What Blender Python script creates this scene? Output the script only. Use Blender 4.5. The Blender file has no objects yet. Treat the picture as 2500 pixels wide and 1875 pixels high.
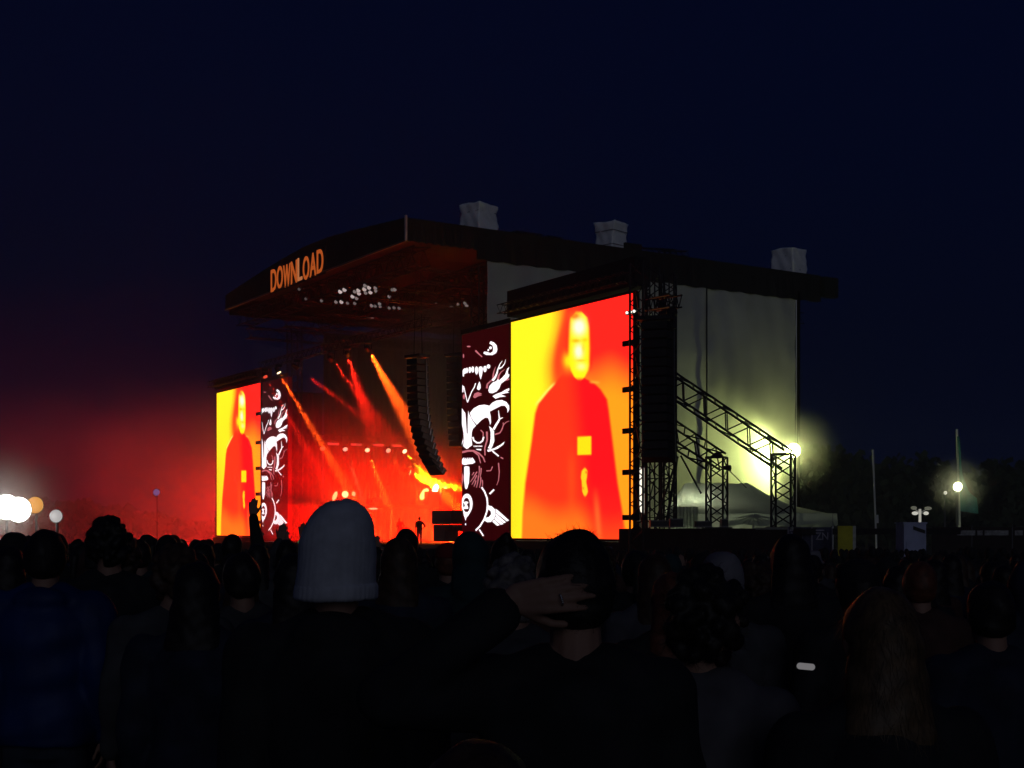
import bpy, bmesh, math, random
import numpy as np
from mathutils import Vector, Matrix
from mathutils.geometry import tessellate_polygon

random.seed(7)
R = math.radians
scene = bpy.context.scene
COL = scene.collection

# ------------------------------------------------------------------ camera
FPX, CX, HY, CAMH = 3300.0, 1250.0, 1294.0, 1.75     # focal length and horizon in photo pixels
cam_d = bpy.data.cameras.new('camera')
cam_d.sensor_width = 36.0
cam_d.lens = FPX / 2500.0 * 36.0
cam_d.shift_y = (HY - 937.5) / 2500.0
cam_d.clip_end = 3000
cam = bpy.data.objects.new('camera', cam_d)
COL.objects.link(cam)
cam.location = (0, 0, CAMH)
cam.rotation_euler = (R(90), 0, 0)
scene.camera = cam

# ------------------------------------------------------------------ night sky
SUN_EL, SUN_ROT = -3.0, 180.0
w = bpy.data.worlds.new("World")
scene.world = w
w.use_nodes = True
nt = w.node_tree
bg = nt.nodes['Background']
sky = nt.nodes.new('ShaderNodeTexSky')
sky.sky_type = 'NISHITA'
sky.sun_disc = False
sky.sun_elevation = R(SUN_EL)
sky.sun_rotation = R(SUN_ROT)
mx = nt.nodes.new('ShaderNodeMix')
mx.data_type = 'RGBA'
mx.blend_type = 'MULTIPLY'
mx.inputs[0].default_value = 1.0
mx.inputs[7].default_value = (0.05, 0.12, 0.55, 1)
ad = nt.nodes.new('ShaderNodeMix')
ad.data_type = 'RGBA'
ad.blend_type = 'ADD'
ad.inputs[0].default_value = 1.0
ad.inputs[7].default_value = (0.002, 0.012, 0.092, 1)      # deep blue of the late dusk
nt.links.new(sky.outputs[0], mx.inputs[6])
nt.links.new(mx.outputs[2], ad.inputs[6])
nt.links.new(ad.outputs[2], bg.inputs[0])
bg.inputs[1].default_value = 0.09

# last glow of the dusk, from behind the camera: very weak and very soft
sun_d = bpy.data.lights.new('sun', 'SUN')
sun_d.energy = 0.115
sun_d.angle = R(40)
sun_d.color = (0.80, 0.86, 1.0)
sun = bpy.data.objects.new('sun', sun_d)
COL.objects.link(sun)
sun.rotation_euler = (R(72), 0, R(10))

vs = scene.view_settings
vs.view_transform = 'Standard'
vs.look = 'None'
vs.exposure = 0.0
vs.gamma = 1.0
scene.cycles.use_denoising = True
scene.cycles.volume_bounces = 0
scene.cycles.max_bounces = 4
scene.cycles.diffuse_bounces = 2
scene.cycles.glossy_bounces = 2
scene.cycles.transparent_max_bounces = 8
scene.cycles.volume_step_rate = 4.0
scene.cycles.volume_max_steps = 64

# ------------------------------------------------------------------ helpers
def tag(o, label=None, cat=None, group=None, kind=None):
    if label: o['label'] = label
    if cat: o['category'] = cat
    if group: o['group'] = group
    if kind: o['kind'] = kind
    return o

def empty(name, loc, label=None, cat=None, group=None, rz=0.0):
    o = bpy.data.objects.new(name, None)
    o.empty_display_size = 0.2
    COL.objects.link(o)
    o.location = loc
    o.rotation_euler = (0, 0, rz)
    return tag(o, label, cat, group)

def mat(name, col, rough=0.8, metal=0.0, var=0.25, scale=6.0, bump=0.0, bscale=40.0, spec=0.3, trans=0.0):
    m = bpy.data.materials.new(name)
    m.use_nodes = True
    t = m.node_tree
    b = t.nodes['Principled BSDF']
    b.inputs['Roughness'].default_value = rough
    b.inputs['Metallic'].default_value = metal
    b.inputs['Specular IOR Level'].default_value = spec
    tc = t.nodes.new('ShaderNodeTexCoord')
    n = t.nodes.new('ShaderNodeTexNoise')
    n.inputs['Scale'].default_value = scale
    n.inputs['Detail'].default_value = 5
    t.links.new(tc.outputs['Object'], n.inputs['Vector'])
    r = t.nodes.new('ShaderNodeValToRGB')
    r.color_ramp.elements[0].position = 0.3
    r.color_ramp.elements[1].position = 0.7
    r.color_ramp.elements[0].color = tuple(c * (1 - var) for c in col) + (1,)
    r.color_ramp.elements[1].color = tuple(min(1, c * (1 + var)) for c in col) + (1,)
    t.links.new(n.outputs['Fac'], r.inputs['Fac'])
    t.links.new(r.outputs['Color'], b.inputs['Base Color'])
    if bump:
        n2 = t.nodes.new('ShaderNodeTexNoise')
        n2.inputs['Scale'].default_value = bscale
        n2.inputs['Detail'].default_value = 4
        t.links.new(tc.outputs['Object'], n2.inputs['Vector'])
        bp = t.nodes.new('ShaderNodeBump')
        bp.inputs['Strength'].default_value = bump
        t.links.new(n2.outputs['Fac'], bp.inputs['Height'])
        t.links.new(bp.outputs['Normal'], b.inputs['Normal'])
    return m

def emit(name, col, strength):
    m = bpy.data.materials.new(name)
    m.use_nodes = True
    t = m.node_tree
    b = t.nodes['Principled BSDF']
    b.inputs['Base Color'].default_value = (0.1, 0.1, 0.1, 1)
    b.inputs['Emission Color'].default_value = tuple(col) + (1,)
    b.inputs['Emission Strength'].default_value = strength
    return m

def volume(name, col, density, aniso=0.0):
    m = bpy.data.materials.new(name)
    m.use_nodes = True
    t = m.node_tree
    t.nodes.remove(t.nodes['Principled BSDF'])
    v = t.nodes.new('ShaderNodeVolumePrincipled')
    v.inputs['Color'].default_value = tuple(col) + (1,)
    v.inputs['Density'].default_value = density
    v.inputs['Anisotropy'].default_value = aniso
    t.links.new(v.outputs[0], t.nodes['Material Output'].inputs['Volume'])
    return m, v

class MB:
    """collects shapes (world or local coordinates) and links them as ONE mesh object"""
    def __init__(self):
        self.v, self.f, self.mi = [], [], []
    def poly(self, pts, mi=0):
        n = len(self.v)
        self.v += [tuple(p) for p in pts]
        self.f.append(tuple(range(n, n + len(pts))))
        self.mi.append(mi)
    def hexa(self, c, mi=0):
        """eight corners: bottom ring 0-3, top ring 4-7"""
        n = len(self.v)
        self.v += [tuple(p) for p in c]
        for q in ((3, 2, 1, 0), (4, 5, 6, 7), (0, 1, 5, 4), (1, 2, 6, 5), (2, 3, 7, 6), (3, 0, 4, 7)):
            self.f.append(tuple(n + i for i in q))
            self.mi.append(mi)
    def box(self, x0, x1, y0, y1, z0, z1, fn=None, mi=0):
        c = [(x0, y0, z0), (x1, y0, z0), (x1, y1, z0), (x0, y1, z0), (x0, y0, z1), (x1, y0, z1), (x1, y1, z1), (x0, y1, z1)]
        self.hexa([fn(*p) for p in c] if fn else c, mi)
    def tube(self, p0, p1, r0, r1=None, n=6, mi=0, caps=True):
        p0, p1 = Vector(p0), Vector(p1)
        r1 = r0 if r1 is None else r1
        d = p1 - p0
        if d.length < 1e-6: return
        q = d.to_track_quat('Z', 'Y')
        a = len(self.v)
        for p, r in ((p0, r0), (p1, r1)):
            for i in range(n):
                t = 2 * math.pi * i / n
                self.v.append(tuple(p + q @ Vector((r * math.cos(t), r * math.sin(t), 0))))
        for i in range(n):
            j = (i + 1) % n
            self.f.append((a + i, a + j, a + n + j, a + n + i)); self.mi.append(mi)
        if caps:
            self.f.append(tuple(a + n - 1 - i for i in range(n))); self.mi.append(mi)
            self.f.append(tuple(a + n + i for i in range(n))); self.mi.append(mi)
    def disc(self, c, nrm, r, n=14, mi=0):
        q = Vector(nrm).to_track_quat('Z', 'Y')
        self.poly([Vector(c) + q @ Vector((r * math.cos(2 * math.pi * i / n), r * math.sin(2 * math.pi * i / n), 0)) for i in range(n)], mi)
    def ball(self, c, r, nu=8, nv=6, mi=0):
        rx, ry, rz = (r, r, r) if not hasattr(r, '__len__') else r
        a = len(self.v)
        self.v.append((c[0], c[1], c[2] - rz))
        for j in range(1, nv):
            ph = -math.pi / 2 + math.pi * j / nv
            for i in range(nu):
                t = 2 * math.pi * i / nu
                self.v.append((c[0] + rx * math.cos(ph) * math.cos(t), c[1] + ry * math.cos(ph) * math.sin(t), c[2] + rz * math.sin(ph)))
        self.v.append((c[0], c[1], c[2] + rz))
        top = len(self.v) - 1
        for i in range(nu):
            k = (i + 1) % nu
            self.f.append((a, a + 1 + k, a + 1 + i)); self.mi.append(mi)
            for j in range(nv - 2):
                b0, b1 = a + 1 + j * nu, a + 1 + (j + 1) * nu
                self.f.append((b0 + i, b0 + k, b1 + k, b1 + i)); self.mi.append(mi)
            b0 = a + 1 + (nv - 2) * nu
            self.f.append((b0 + i, b0 + k, top)); self.mi.append(mi)
    def loft(self, rings, n=20, mi=0):
        """rings: (centre, rx, ry) horizontal ellipses from low to high, closed at both ends"""
        a = len(self.v)
        for c, rx, ry in rings:
            for i in range(n):
                t = 2 * math.pi * i / n
                self.v.append((c[0] + rx * math.cos(t), c[1] + ry * math.sin(t), c[2]))
        for j in range(len(rings) - 1):
            for i in range(n):
                k = (i + 1) % n
                self.f.append((a + j * n + i, a + j * n + k, a + (j + 1) * n + k, a + (j + 1) * n + i)); self.mi.append(mi)
        self.f.append(tuple(a + n - 1 - i for i in range(n))); self.mi.append(mi)
        b = a + (len(rings) - 1) * n
        self.f.append(tuple(b + i for i in range(n))); self.mi.append(mi)
    def limb(self, p0, p1, r0, r1):
        self.tube(p0, p1, r0, r1, n=12)
        self.ball(p0, r0, 12, 8)
        self.ball(p1, r1, 12, 8)
    def mesh(self, name, mats, off=None, smooth=False):
        me = bpy.data.meshes.new(name)
        v = self.v if off is None else [(a - off[0], b - off[1], c - off[2]) for a, b, c in self.v]
        me.from_pydata(v, [], self.f)
        for m in (mats if isinstance(mats, (list, tuple)) else [mats]):
            if m: me.materials.append(m)
        if any(self.mi):
            me.polygons.foreach_set('material_index', self.mi)
        bm = bmesh.new(); bm.from_mesh(me)
        bmesh.ops.recalc_face_normals(bm, faces=bm.faces[:])
        bm.to_mesh(me); bm.free()
        if smooth:
            me.polygons.foreach_set('use_smooth', [True] * len(me.polygons))
        me.update()
        return me
    def build(self, name, mats, parent=None, smooth=False, off=None):
        """world coordinates in; a child is stored relative to its (unrotated) parent"""
        if off is None and parent is not None:
            off = wloc(parent)
        me = self.mesh(name, mats, off, smooth)
        o = bpy.data.objects.new(name, me)
        COL.objects.link(o)
        if parent is not None: o.parent = parent
        return o

def wloc(o):
    p = Vector((0, 0, 0))
    while o is not None:
        p = p + o.location
        o = o.parent
    return p

UNIT_ROD = {}
def rod(name, p0, p1, r, m, parent, n=6):
    """a straight bar of its own, all bars share one mesh"""
    key = (m.name, n)
    if key not in UNIT_ROD:
        b = MB(); b.tube((0, 0, 0), (0, 0, 1), 1, 1, n)
        UNIT_ROD[key] = b.mesh(name, m)
    o = bpy.data.objects.new(name, UNIT_ROD[key])
    COL.objects.link(o)
    o.parent = parent
    p0, p1 = Vector(p0), Vector(p1)
    d = p1 - p0
    o.rotation_mode = 'QUATERNION'
    o.rotation_quaternion = d.to_track_quat('Z', 'Y')
    o.scale = (r, r, d.length)
    o.location = p0 - wloc(parent)
    return o

# ------------------------------------------------------------------ places
def ground_z(y):
    return -1.0 * max(0.0, min(1.0, (y - 4.0) / 60.0))

def at(px, py, Y):                       # the point seen at a photo pixel, Y metres away
    return Vector(((px - CX) / FPX * Y, Y, CAMH + (HY - py) / FPX * Y))

US, UB = Vector((-0.538, 0.843, 0)), Vector((0.843, 0.538, 0))      # along the stage front, into the stage
O0 = Vector((6.3, 70.0, 0))
def S(s, d, z):
    return O0 + US * s + UB * d + Vector((0, 0, z))
def on_plane(px, py, d):                 # photo pixel -> (s, z) on the plane at depth d of the stage
    k = (px - CX) / FPX
    s = (6.3 + .843 * d - k * (70 + .538 * d)) / (.538 + .843 * k)
    Y = 70 + .843 * s + .538 * d
    return s, CAMH + (HY - py) / FPX * Y
def d_of(px, s):                         # depth at which a line of constant s is seen at px
    k = (px - CX) / FPX
    return (k * (70 + .843 * s) - 6.3 + .538 * s) / (.843 - .538 * k)

# ------------------------------------------------------------------ materials
M = {}
M['black_steel'] = mat('black_steel', (0.018, 0.018, 0.02), 0.5, 0.3, 0.3, 4)
M['grey_steel'] = mat('grey_steel', (0.10, 0.10, 0.11), 0.45, 0.6, 0.3, 5)
M['alu'] = mat('aluminium', (0.35, 0.35, 0.36), 0.4, 0.7, 0.2, 6)
M['roof_skin'] = mat('roof_skin', (0.012, 0.011, 0.011), 0.75, 0, 0.35, 0.6, 0.2, 3)
M['black_cloth'] = mat('black_cloth', (0.004, 0.0035, 0.0035), 1.0, 0, 0.3, 2, 0.2, 12, spec=0.0)
M['tarp'] = mat('white_tarpaulin', (0.50, 0.50, 0.46), 0.7, 0, 0.14, 0.35, 0.25, 1.2)
M['wrap'] = mat('white_wrap', (0.90, 0.90, 0.92), 0.5, 0, 0.12, 1.6, 0.5, 2.5)
M['tent'] = mat('marquee_canvas', (0.50, 0.53, 0.47), 0.6, 0, 0.15, 0.5, 0.3, 1.5)
def translucent(m, col, k):
    t = m.node_tree
    out = t.nodes['Material Output']; b = t.nodes['Principled BSDF']
    tr = t.nodes.new('ShaderNodeBsdfTranslucent'); tr.inputs['Color'].default_value = tuple(col) + (1,)
    mxs = t.nodes.new('ShaderNodeMixShader'); mxs.inputs[0].default_value = k
    t.links.new(b.outputs[0], mxs.inputs[1]); t.links.new(tr.outputs[0], mxs.inputs[2]); t.links.new(mxs.outputs[0], out.inputs['Surface'])
translucent(M['tent'], (.55, .60, .48), .45)
M['speaker'] = mat('speaker_black', (0.014, 0.013, 0.013), 0.7, 0, 0.3, 3, 0.2, 30)
M['deck'] = mat('stage_deck', (0.022, 0.02, 0.018), 0.7, 0, 0.3, 1.5, 0.2, 5)
M['skirt'] = mat('stage_skirt', (0.030, 0.022, 0.020), 0.9, 0, 0.4, 0.8, 0.3, 4)
M['post'] = mat('corner_trim', (0.45, 0.42, 0.44), 0.6, 0, 0.2, 2)

# ------------------------------------------------------------------ ground
def make_ground():
    b = MB()
    ys = [-7, 0, 4, 20, 40, 64, 100, 160, 240, 340]
    xs = [-160, -110, -60, -20, 0, 20, 60, 110, 180]
    n = len(xs)
    b.v = [(x, y, ground_z(y)) for y in ys for x in xs]
    for j in range(len(ys) - 1):
        for i in range(n - 1):
            b.f.append((j * n + i, j * n + i + 1, (j + 1) * n + i + 1, (j + 1) * n + i)); b.mi.append(0)
    m = mat('trampled_grass', (0.022, 0.024, 0.014), 0.95, 0, 0.5, 0.8, 0.5, 20)
    o = b.build('ground', m)
    tag(o, kind='structure')
make_ground()

# ------------------------------------------------------------------ lattice truss
def lattice(root, p, q, side, up, r_ch, r_br, step, faces=(0, 1, 2, 3), m=None, rungs=True):
    m = m or M['black_steel']
    p, q = Vector(p), Vector(q)
    ax = (q - p).normalized()
    e1 = ax.cross(Vector(up)).normalized()
    e2 = e1.cross(ax).normalized()
    h = side / 2
    cs = [(-h, -h), (h, -h), (h, h), (-h, h)]
    L = (q - p).length
    for a, b in cs:
        rod('chord', p + e1 * a + e2 * b, q + e1 * a + e2 * b, r_ch, m, root, 7)
    n = max(1, round(L / step))
    for f in faces:
        a, b = cs[f], cs[(f + 1) % 4]
        for i in range(n):
            t0, t1 = L * i / n, L * (i + 1) / n
            tm = (t0 + t1) / 2
            A0 = p + ax * t0 + e1 * a[0] + e2 * a[1]
            Bm = p + ax * tm + e1 * b[0] + e2 * b[1]
            A1 = p + ax * t1 + e1 * a[0] + e2 * a[1]
            rod('brace', A0, Bm, r_br, m, root, 5)
            rod('brace', Bm, A1, r_br, m, root, 5)
            if rungs and i == 0:
                rod('brace', A0, p + ax * t0 + e1 * b[0] + e2 * b[1], r_br, m, root, 5)

def lattice_mesh(mb, p, q, side, up, r_ch, r_br, step, mi=0):
    p, q = Vector(p), Vector(q)
    ax = (q - p).normalized()
    e1 = ax.cross(Vector(up)).normalized()
    e2 = e1.cross(ax).normalized()
    h = side / 2
    cs = [(-h, -h), (h, -h), (h, h), (-h, h)]
    L = (q - p).length
    for a, b in cs:
        mb.tube(p + e1 * a + e2 * b, q + e1 * a + e2 * b, r_ch, n=5, mi=mi)
    n = max(1, round(L / step))
    for f in range(4):
        a, b = cs[f], cs[(f + 1) % 4]
        for i in range(n):
            t0, t1 = L * i / n, L * (i + 1) / n
            tm = (t0 + t1) / 2
            A0 = p + ax * t0 + e1 * a[0] + e2 * a[1]
            Bm = p + ax * tm + e1 * b[0] + e2 * b[1]
            A1 = p + ax * t1 + e1 * a[0] + e2 * a[1]
            mb.tube(A0, Bm, r_br, n=4, mi=mi, caps=False)
            mb.tube(Bm, A1, r_br, n=4, mi=mi, caps=False)

# ------------------------------------------------------------------ stage roof
SR, SL, DF, DB = 16.5, 46.9, -4.5, 30.2        # right and left side, front and back of the roof
ZB, ZT = 19.2, 20.6
def roof_top(s):
    return float(np.interp(s, [16.5, 23, 30, 37.4, 42, 46.9], [20.6, 21.15, 21.6, 21.2, 20.8, 20.35]))

roof = empty('stage_roof', S(31.7, 10, ZB), 'huge flat black festival stage roof with a pale corner strip, above the red stage', 'stage roof')
b = MB()                                                    # front fascia, in eight boards that follow the arch
NF = 8
for i in range(NF):
    s0 = SR + (SL - SR) * i / NF + (0.02 if i else 0)
    s1 = SR + (SL - SR) * (i + 1) / NF - 0.02
    f = MB()
    f.hexa([S(s0, DF, ZB), S(s1, DF, ZB), S(s1, DF + .3, ZB), S(s0, DF + .3, ZB),
            S(s0, DF, roof_top(s0)), S(s1, DF, roof_top(s1)), S(s1, DF + .3, roof_top(s1)), S(s0, DF + .3, roof_top(s0))])
    f.build('fascia_board', M['roof_skin'], roof)
rod('fascia_edge', S(SR, DF - .05, ZB), S(SL, DF - .05, ZB), 0.07, M['grey_steel'], roof)
b = MB()                                                    # roof skin
ss = [16.5, 23, 30, 37.4, 42, 46.9]
for i in range(len(ss) - 1):
    z0, z1 = roof_top(ss[i]) - .1, roof_top(ss[i + 1]) - .1
    b.hexa([S(ss[i], DF + .3, z0 - .15), S(ss[i + 1], DF + .3, z1 - .15), S(ss[i + 1], DB, z1 - .15), S(ss[i], DB, z0 - .15),
            S(ss[i], DF + .3, z0), S(ss[i + 1], DF + .3, z1), S(ss[i + 1], DB, z1), S(ss[i], DB, z0)])
b.build('roof_skin', M['roof_skin'], roof)
# side valances, sagging a little between their clamps
def valance(s, d0, d1, zt, zb, name, th, n=26, sag=.08):
    v = MB()
    for i in range(n):
        a0, a1 = d0 + (d1 - d0) * i / n, d0 + (d1 - d0) * (i + 1) / n
        w0, w1 = zb + sag * math.sin(i * 1.9) * .6, zb + sag * math.sin((i + 1) * 1.9) * .6
        k0, k1 = .05 * math.sin(i * 2.3), .05 * math.sin((i + 1) * 2.3)
        v.hexa([S(s + k0, a0, w0), S(s + th + k0, a0, w0), S(s + th + k1, a1, w1), S(s + k1, a1, w1),
                S(s, a0, zt), S(s + th, a0, zt), S(s + th, a1, zt), S(s, a1, zt)])
    return v.build(name, M['roof_skin'], roof)
valance(SR, DF + .32, 0.5, ZT, ZB, 'side_valance', .12)
valance(SR, 0.52, DB, ZT, 18.62, 'side_valance', .12, 60)
valance(SL - .1, DF + .32, DB, 20.3, 18.8, 'side_valance', .12, 40)
b = MB(); b.box(SR - .5, SR + .1, DB - .1, DB + 1.3, 19.0, 20.45, S); b.build('roof_end_beam', M['roof_skin'], roof)
b = MB(); b.box(SR - .09, SR + .07, DF - .10, DF + .02, ZB, ZT + .12, S); b.build('corner_post', M['post'], roof)
# trusses that carry the roof
b = MB()
for d in (-3.2, 3, 9, 15, 21, 27):
    lattice_mesh(b, S(SR + .4, d, 18.5), S(SL - .4, d, 18.5), 1.1, (0, 0, 1), .055, .03, 1.6)
tag(b.build('roof_truss', M['black_steel'], roof), kind='stuff')
b = MB()
for s in (17.4, 24.5, 31.7, 39, 46):
    lattice_mesh(b, S(s, -3, 17.4), S(s, 29, 17.4), .8, (0, 0, 1), .045, .025, 1.5)
tag(b.build('roof_purlin', M['black_steel'], roof), kind='stuff')
# clutter along the roof's side edge
for (d, ln, z) in ((3.5, 2.2, 20.66), (6.0, 1.3, 20.64), (13.4, 3.4, 20.70), (15.5, 2.4, 20.72)):
    r = MB()
    lattice_mesh(r, S(SR + .6, d, z), S(SR + .6, d + ln, z + (.25 if d > 13 else 0)), .35, (0, 0, 1), .035, .02, .5)
    r.build('edge_rail', M['black_steel'], roof)
b = MB(); b.box(SR + .2, SR + 1.0, 12.2, 13.6, 20.6, 21.05, S); b.build('cable_tray', M['roof_skin'], roof)

# towers under the roof (front right one is seen left of the white tarp)
def tower(s, d, z0, z1, side, label, group):
    t = empty('roof_tower', S(s, d, z0), label, 'lattice tower', group)
    lattice(t, S(s, d, z0), S(s, d, z1), side, UB, .06, .03, side * 1.2)
    p = MB(); p.box(s - .8, s + .8, d - .8, d + .8, z0 - .05, z0, S); p.build('base_plate', M['black_steel'], t)
    return t
tower(17.2, 1.2, -.95, 18.3, .9, 'black lattice roof tower beside the left edge of the dark red skull panel', 'towers carrying the stage roof')
tower(46.4, 1.2, -.95, 18.3, .9, 'black lattice roof tower behind the far left skull panel', 'towers carrying the stage roof')

# wrapped boxes on the roof
def wrapped_box(px0, px1, py0, py1, s, label, seed, twist=0.0, pinch=0.0):
    rnd = random.Random(seed)
    d = d_of((px0 + px1) / 2, s)
    c = S(s, d, 0)
    wd = (px1 - px0) / FPX * c.y
    ht = (py1 - py0) / FPX * c.y
    zt = CAMH + (HY - py0) / FPX * c.y
    root = empty('wrapped_box', Vector((c.x, c.y, zt - ht - .25)), label, 'wrapped box', 'white wrapped boxes standing on the stage roof')
    n = 14
    bm = bmesh.new()
    bmesh.ops.create_cube(bm, size=1)
    bmesh.ops.subdivide_edges(bm, edges=bm.edges[:], cuts=n, use_grid_fill=True)
    rot = math.atan2(UB.y, UB.x)
    ca, sa = math.cos(rot + .25), math.sin(rot + .25)
    ph = [rnd.uniform(0, 6.28) for _ in range(8)]
    for v in bm.verts:
        x, y, z = v.co.x, v.co.y, v.co.z + .5
        k = 1 + pinch * ((z - .5) ** 2 * 4 - 1) * .25
        k *= 1 + .03 * math.sin(9 * z + 7 * x + ph[0]) + .025 * math.sin(13 * y - 8 * z + ph[1]) + .02 * math.sin(21 * z + 17 * (x + y) + ph[2])
        tw = twist * (z - .5)
        x, y = (x * math.cos(tw) - y * math.sin(tw)) * k, (x * math.sin(tw) + y * math.cos(tw)) * k
        x += .05 * (z - .5) * math.sin(ph[3]); 
        lift = .05 * x * math.cos(ph[4]) + .02 * math.sin(6 * y + ph[5]) if z > .98 else 0
        wx = wd * .86
        X, Y = x * wx, y * wx
        v.co = Vector((X * ca - Y * sa, X * sa + Y * ca, (z + lift) * (ht + .25)))
    me = bpy.data.meshes.new('wrapping')
    bm.to_mesh(me); bm.free()
    me.materials.append(M['wrap'])
    me.polygons.foreach_set('use_smooth', [True] * len(me.polygons))
    o = bpy.data.objects.new('wrapping', me); COL.objects.link(o); o.parent = root
    for zz in (.28, .72):
        st = MB()
        q = wd * .80 / 2
        ring = [(-q, -q), (q, -q), (q, q), (-q, q)]
        for i in range(4):
            a, c2 = ring[i], ring[(i + 1) % 4]
            f = lambda p: Vector((p[0] * ca - p[1] * sa, p[0] * sa + p[1] * ca, zz * (ht + .25)))
            st.tube(f(a) * 1.0, f(c2), .025, n=5)
        o2 = bpy.data.objects.new('strap', st.mesh('strap', M['grey_steel'])); COL.objects.link(o2); o2.parent = root
    f = MB(); q = wd * .35
    f.box(-q, q, -q, q, -.12, .02)
    o3 = bpy.data.objects.new('pallet', f.mesh('pallet', M['black_steel'])); COL.objects.link(o3); o3.parent = root
wrapped_box(1131, 1207, 503, 562, 17.6, 'white wrapped box on the roof, nearest the pale corner strip, dark crease down its side', 3, .05, .08)
wrapped_box(1456, 1528, 547, 615, 17.6, 'white wrapped box with pinched twisted sides in the middle of the roof edge', 5, .22, .55)
wrapped_box(1890, 1962, 610, 674, 17.6, 'square white wrapped box at the far rear end of the roof', 8, .0, .05)

# ------------------------------------------------------------------ thin night haze over the field
hm, hv = volume('night_haze', (1, 1, 1), .0006)
b = MB(); b.box(-170, 190, -8, 345, -3.2, 26)
hz = b.build('haze', None); hz.data.materials.append(hm); tag(hz, 'thin night haze over the field', kind='stuff')

# ------------------------------------------------------------------ white side wall
wall = empty('side_wall', S(16.62, 14, -1), 'tall pale tarpaulin wall closing the side of the stage, lit by the floodlight', 'tarpaulin wall')
def tarp(d0, d1, zb, zt, ph, off=0.0):
    n, m_ = 60, 44
    g = MB()
    for side in (0, 1):
        for j in range(m_ + 1):
            for i in range(n + 1):
                u, v = i / n, j / m_
                d = d0 + (d1 - d0) * u
                z = zb + (zt - zb) * v
                bul = .10 * math.sin(math.pi * u) * (1 - .4 * v) + .035 * math.sin(9 * u + 3 * v + ph) * (1 - u * .4)
                bul += .030 * math.sin(48 * v + 4 * math.sin(5 * u + ph)) * max(0, 1 - 2.2 * min(u, 1 - u) * 2) \
                    + .02 * math.sin(31 * u + 2.2 * math.sin(7 * v)) * v ** 3 * 2.2
                g.v.append(tuple(S(16.62 + off - bul + .03 * side, d, z)))
    N = (n + 1) * (m_ + 1)
    for j in range(m_):
        for i in range(n):
            a = j * (n + 1) + i
            g.f.append((a, a + n + 1, a + n + 2, a + 1)); g.mi.append(0)
            g.f.append((N + a, N + a + 1, N + a + n + 2, N + a + n + 1)); g.mi.append(0)
    return g.build('tarp_panel', M['tarp'], wall, smooth=True)
tarp(1.3, 19.15, -.9, 18.7, 0.3)
tarp(19.2, 27.75, -.9, 18.7, 2.1, .04)
rod('seam_pole', S(16.5, 19.17, -.9), S(16.5, 19.17, 18.6), .05, M['black_steel'], wall)
rod('edge_pole', S(16.6, 27.8, -.9), S(16.6, 27.8, 18.6), .06, M['alu'], wall)
b = MB(); b.box(16.45, 46.9, 27.9, 28.05, -.95, 19.2, S)
bw = b.build('rear_wall', M['black_cloth']); tag(bw, 'black cloth wall closing the rear of the stage behind the pale tarpaulin', 'cloth wall')

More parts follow.
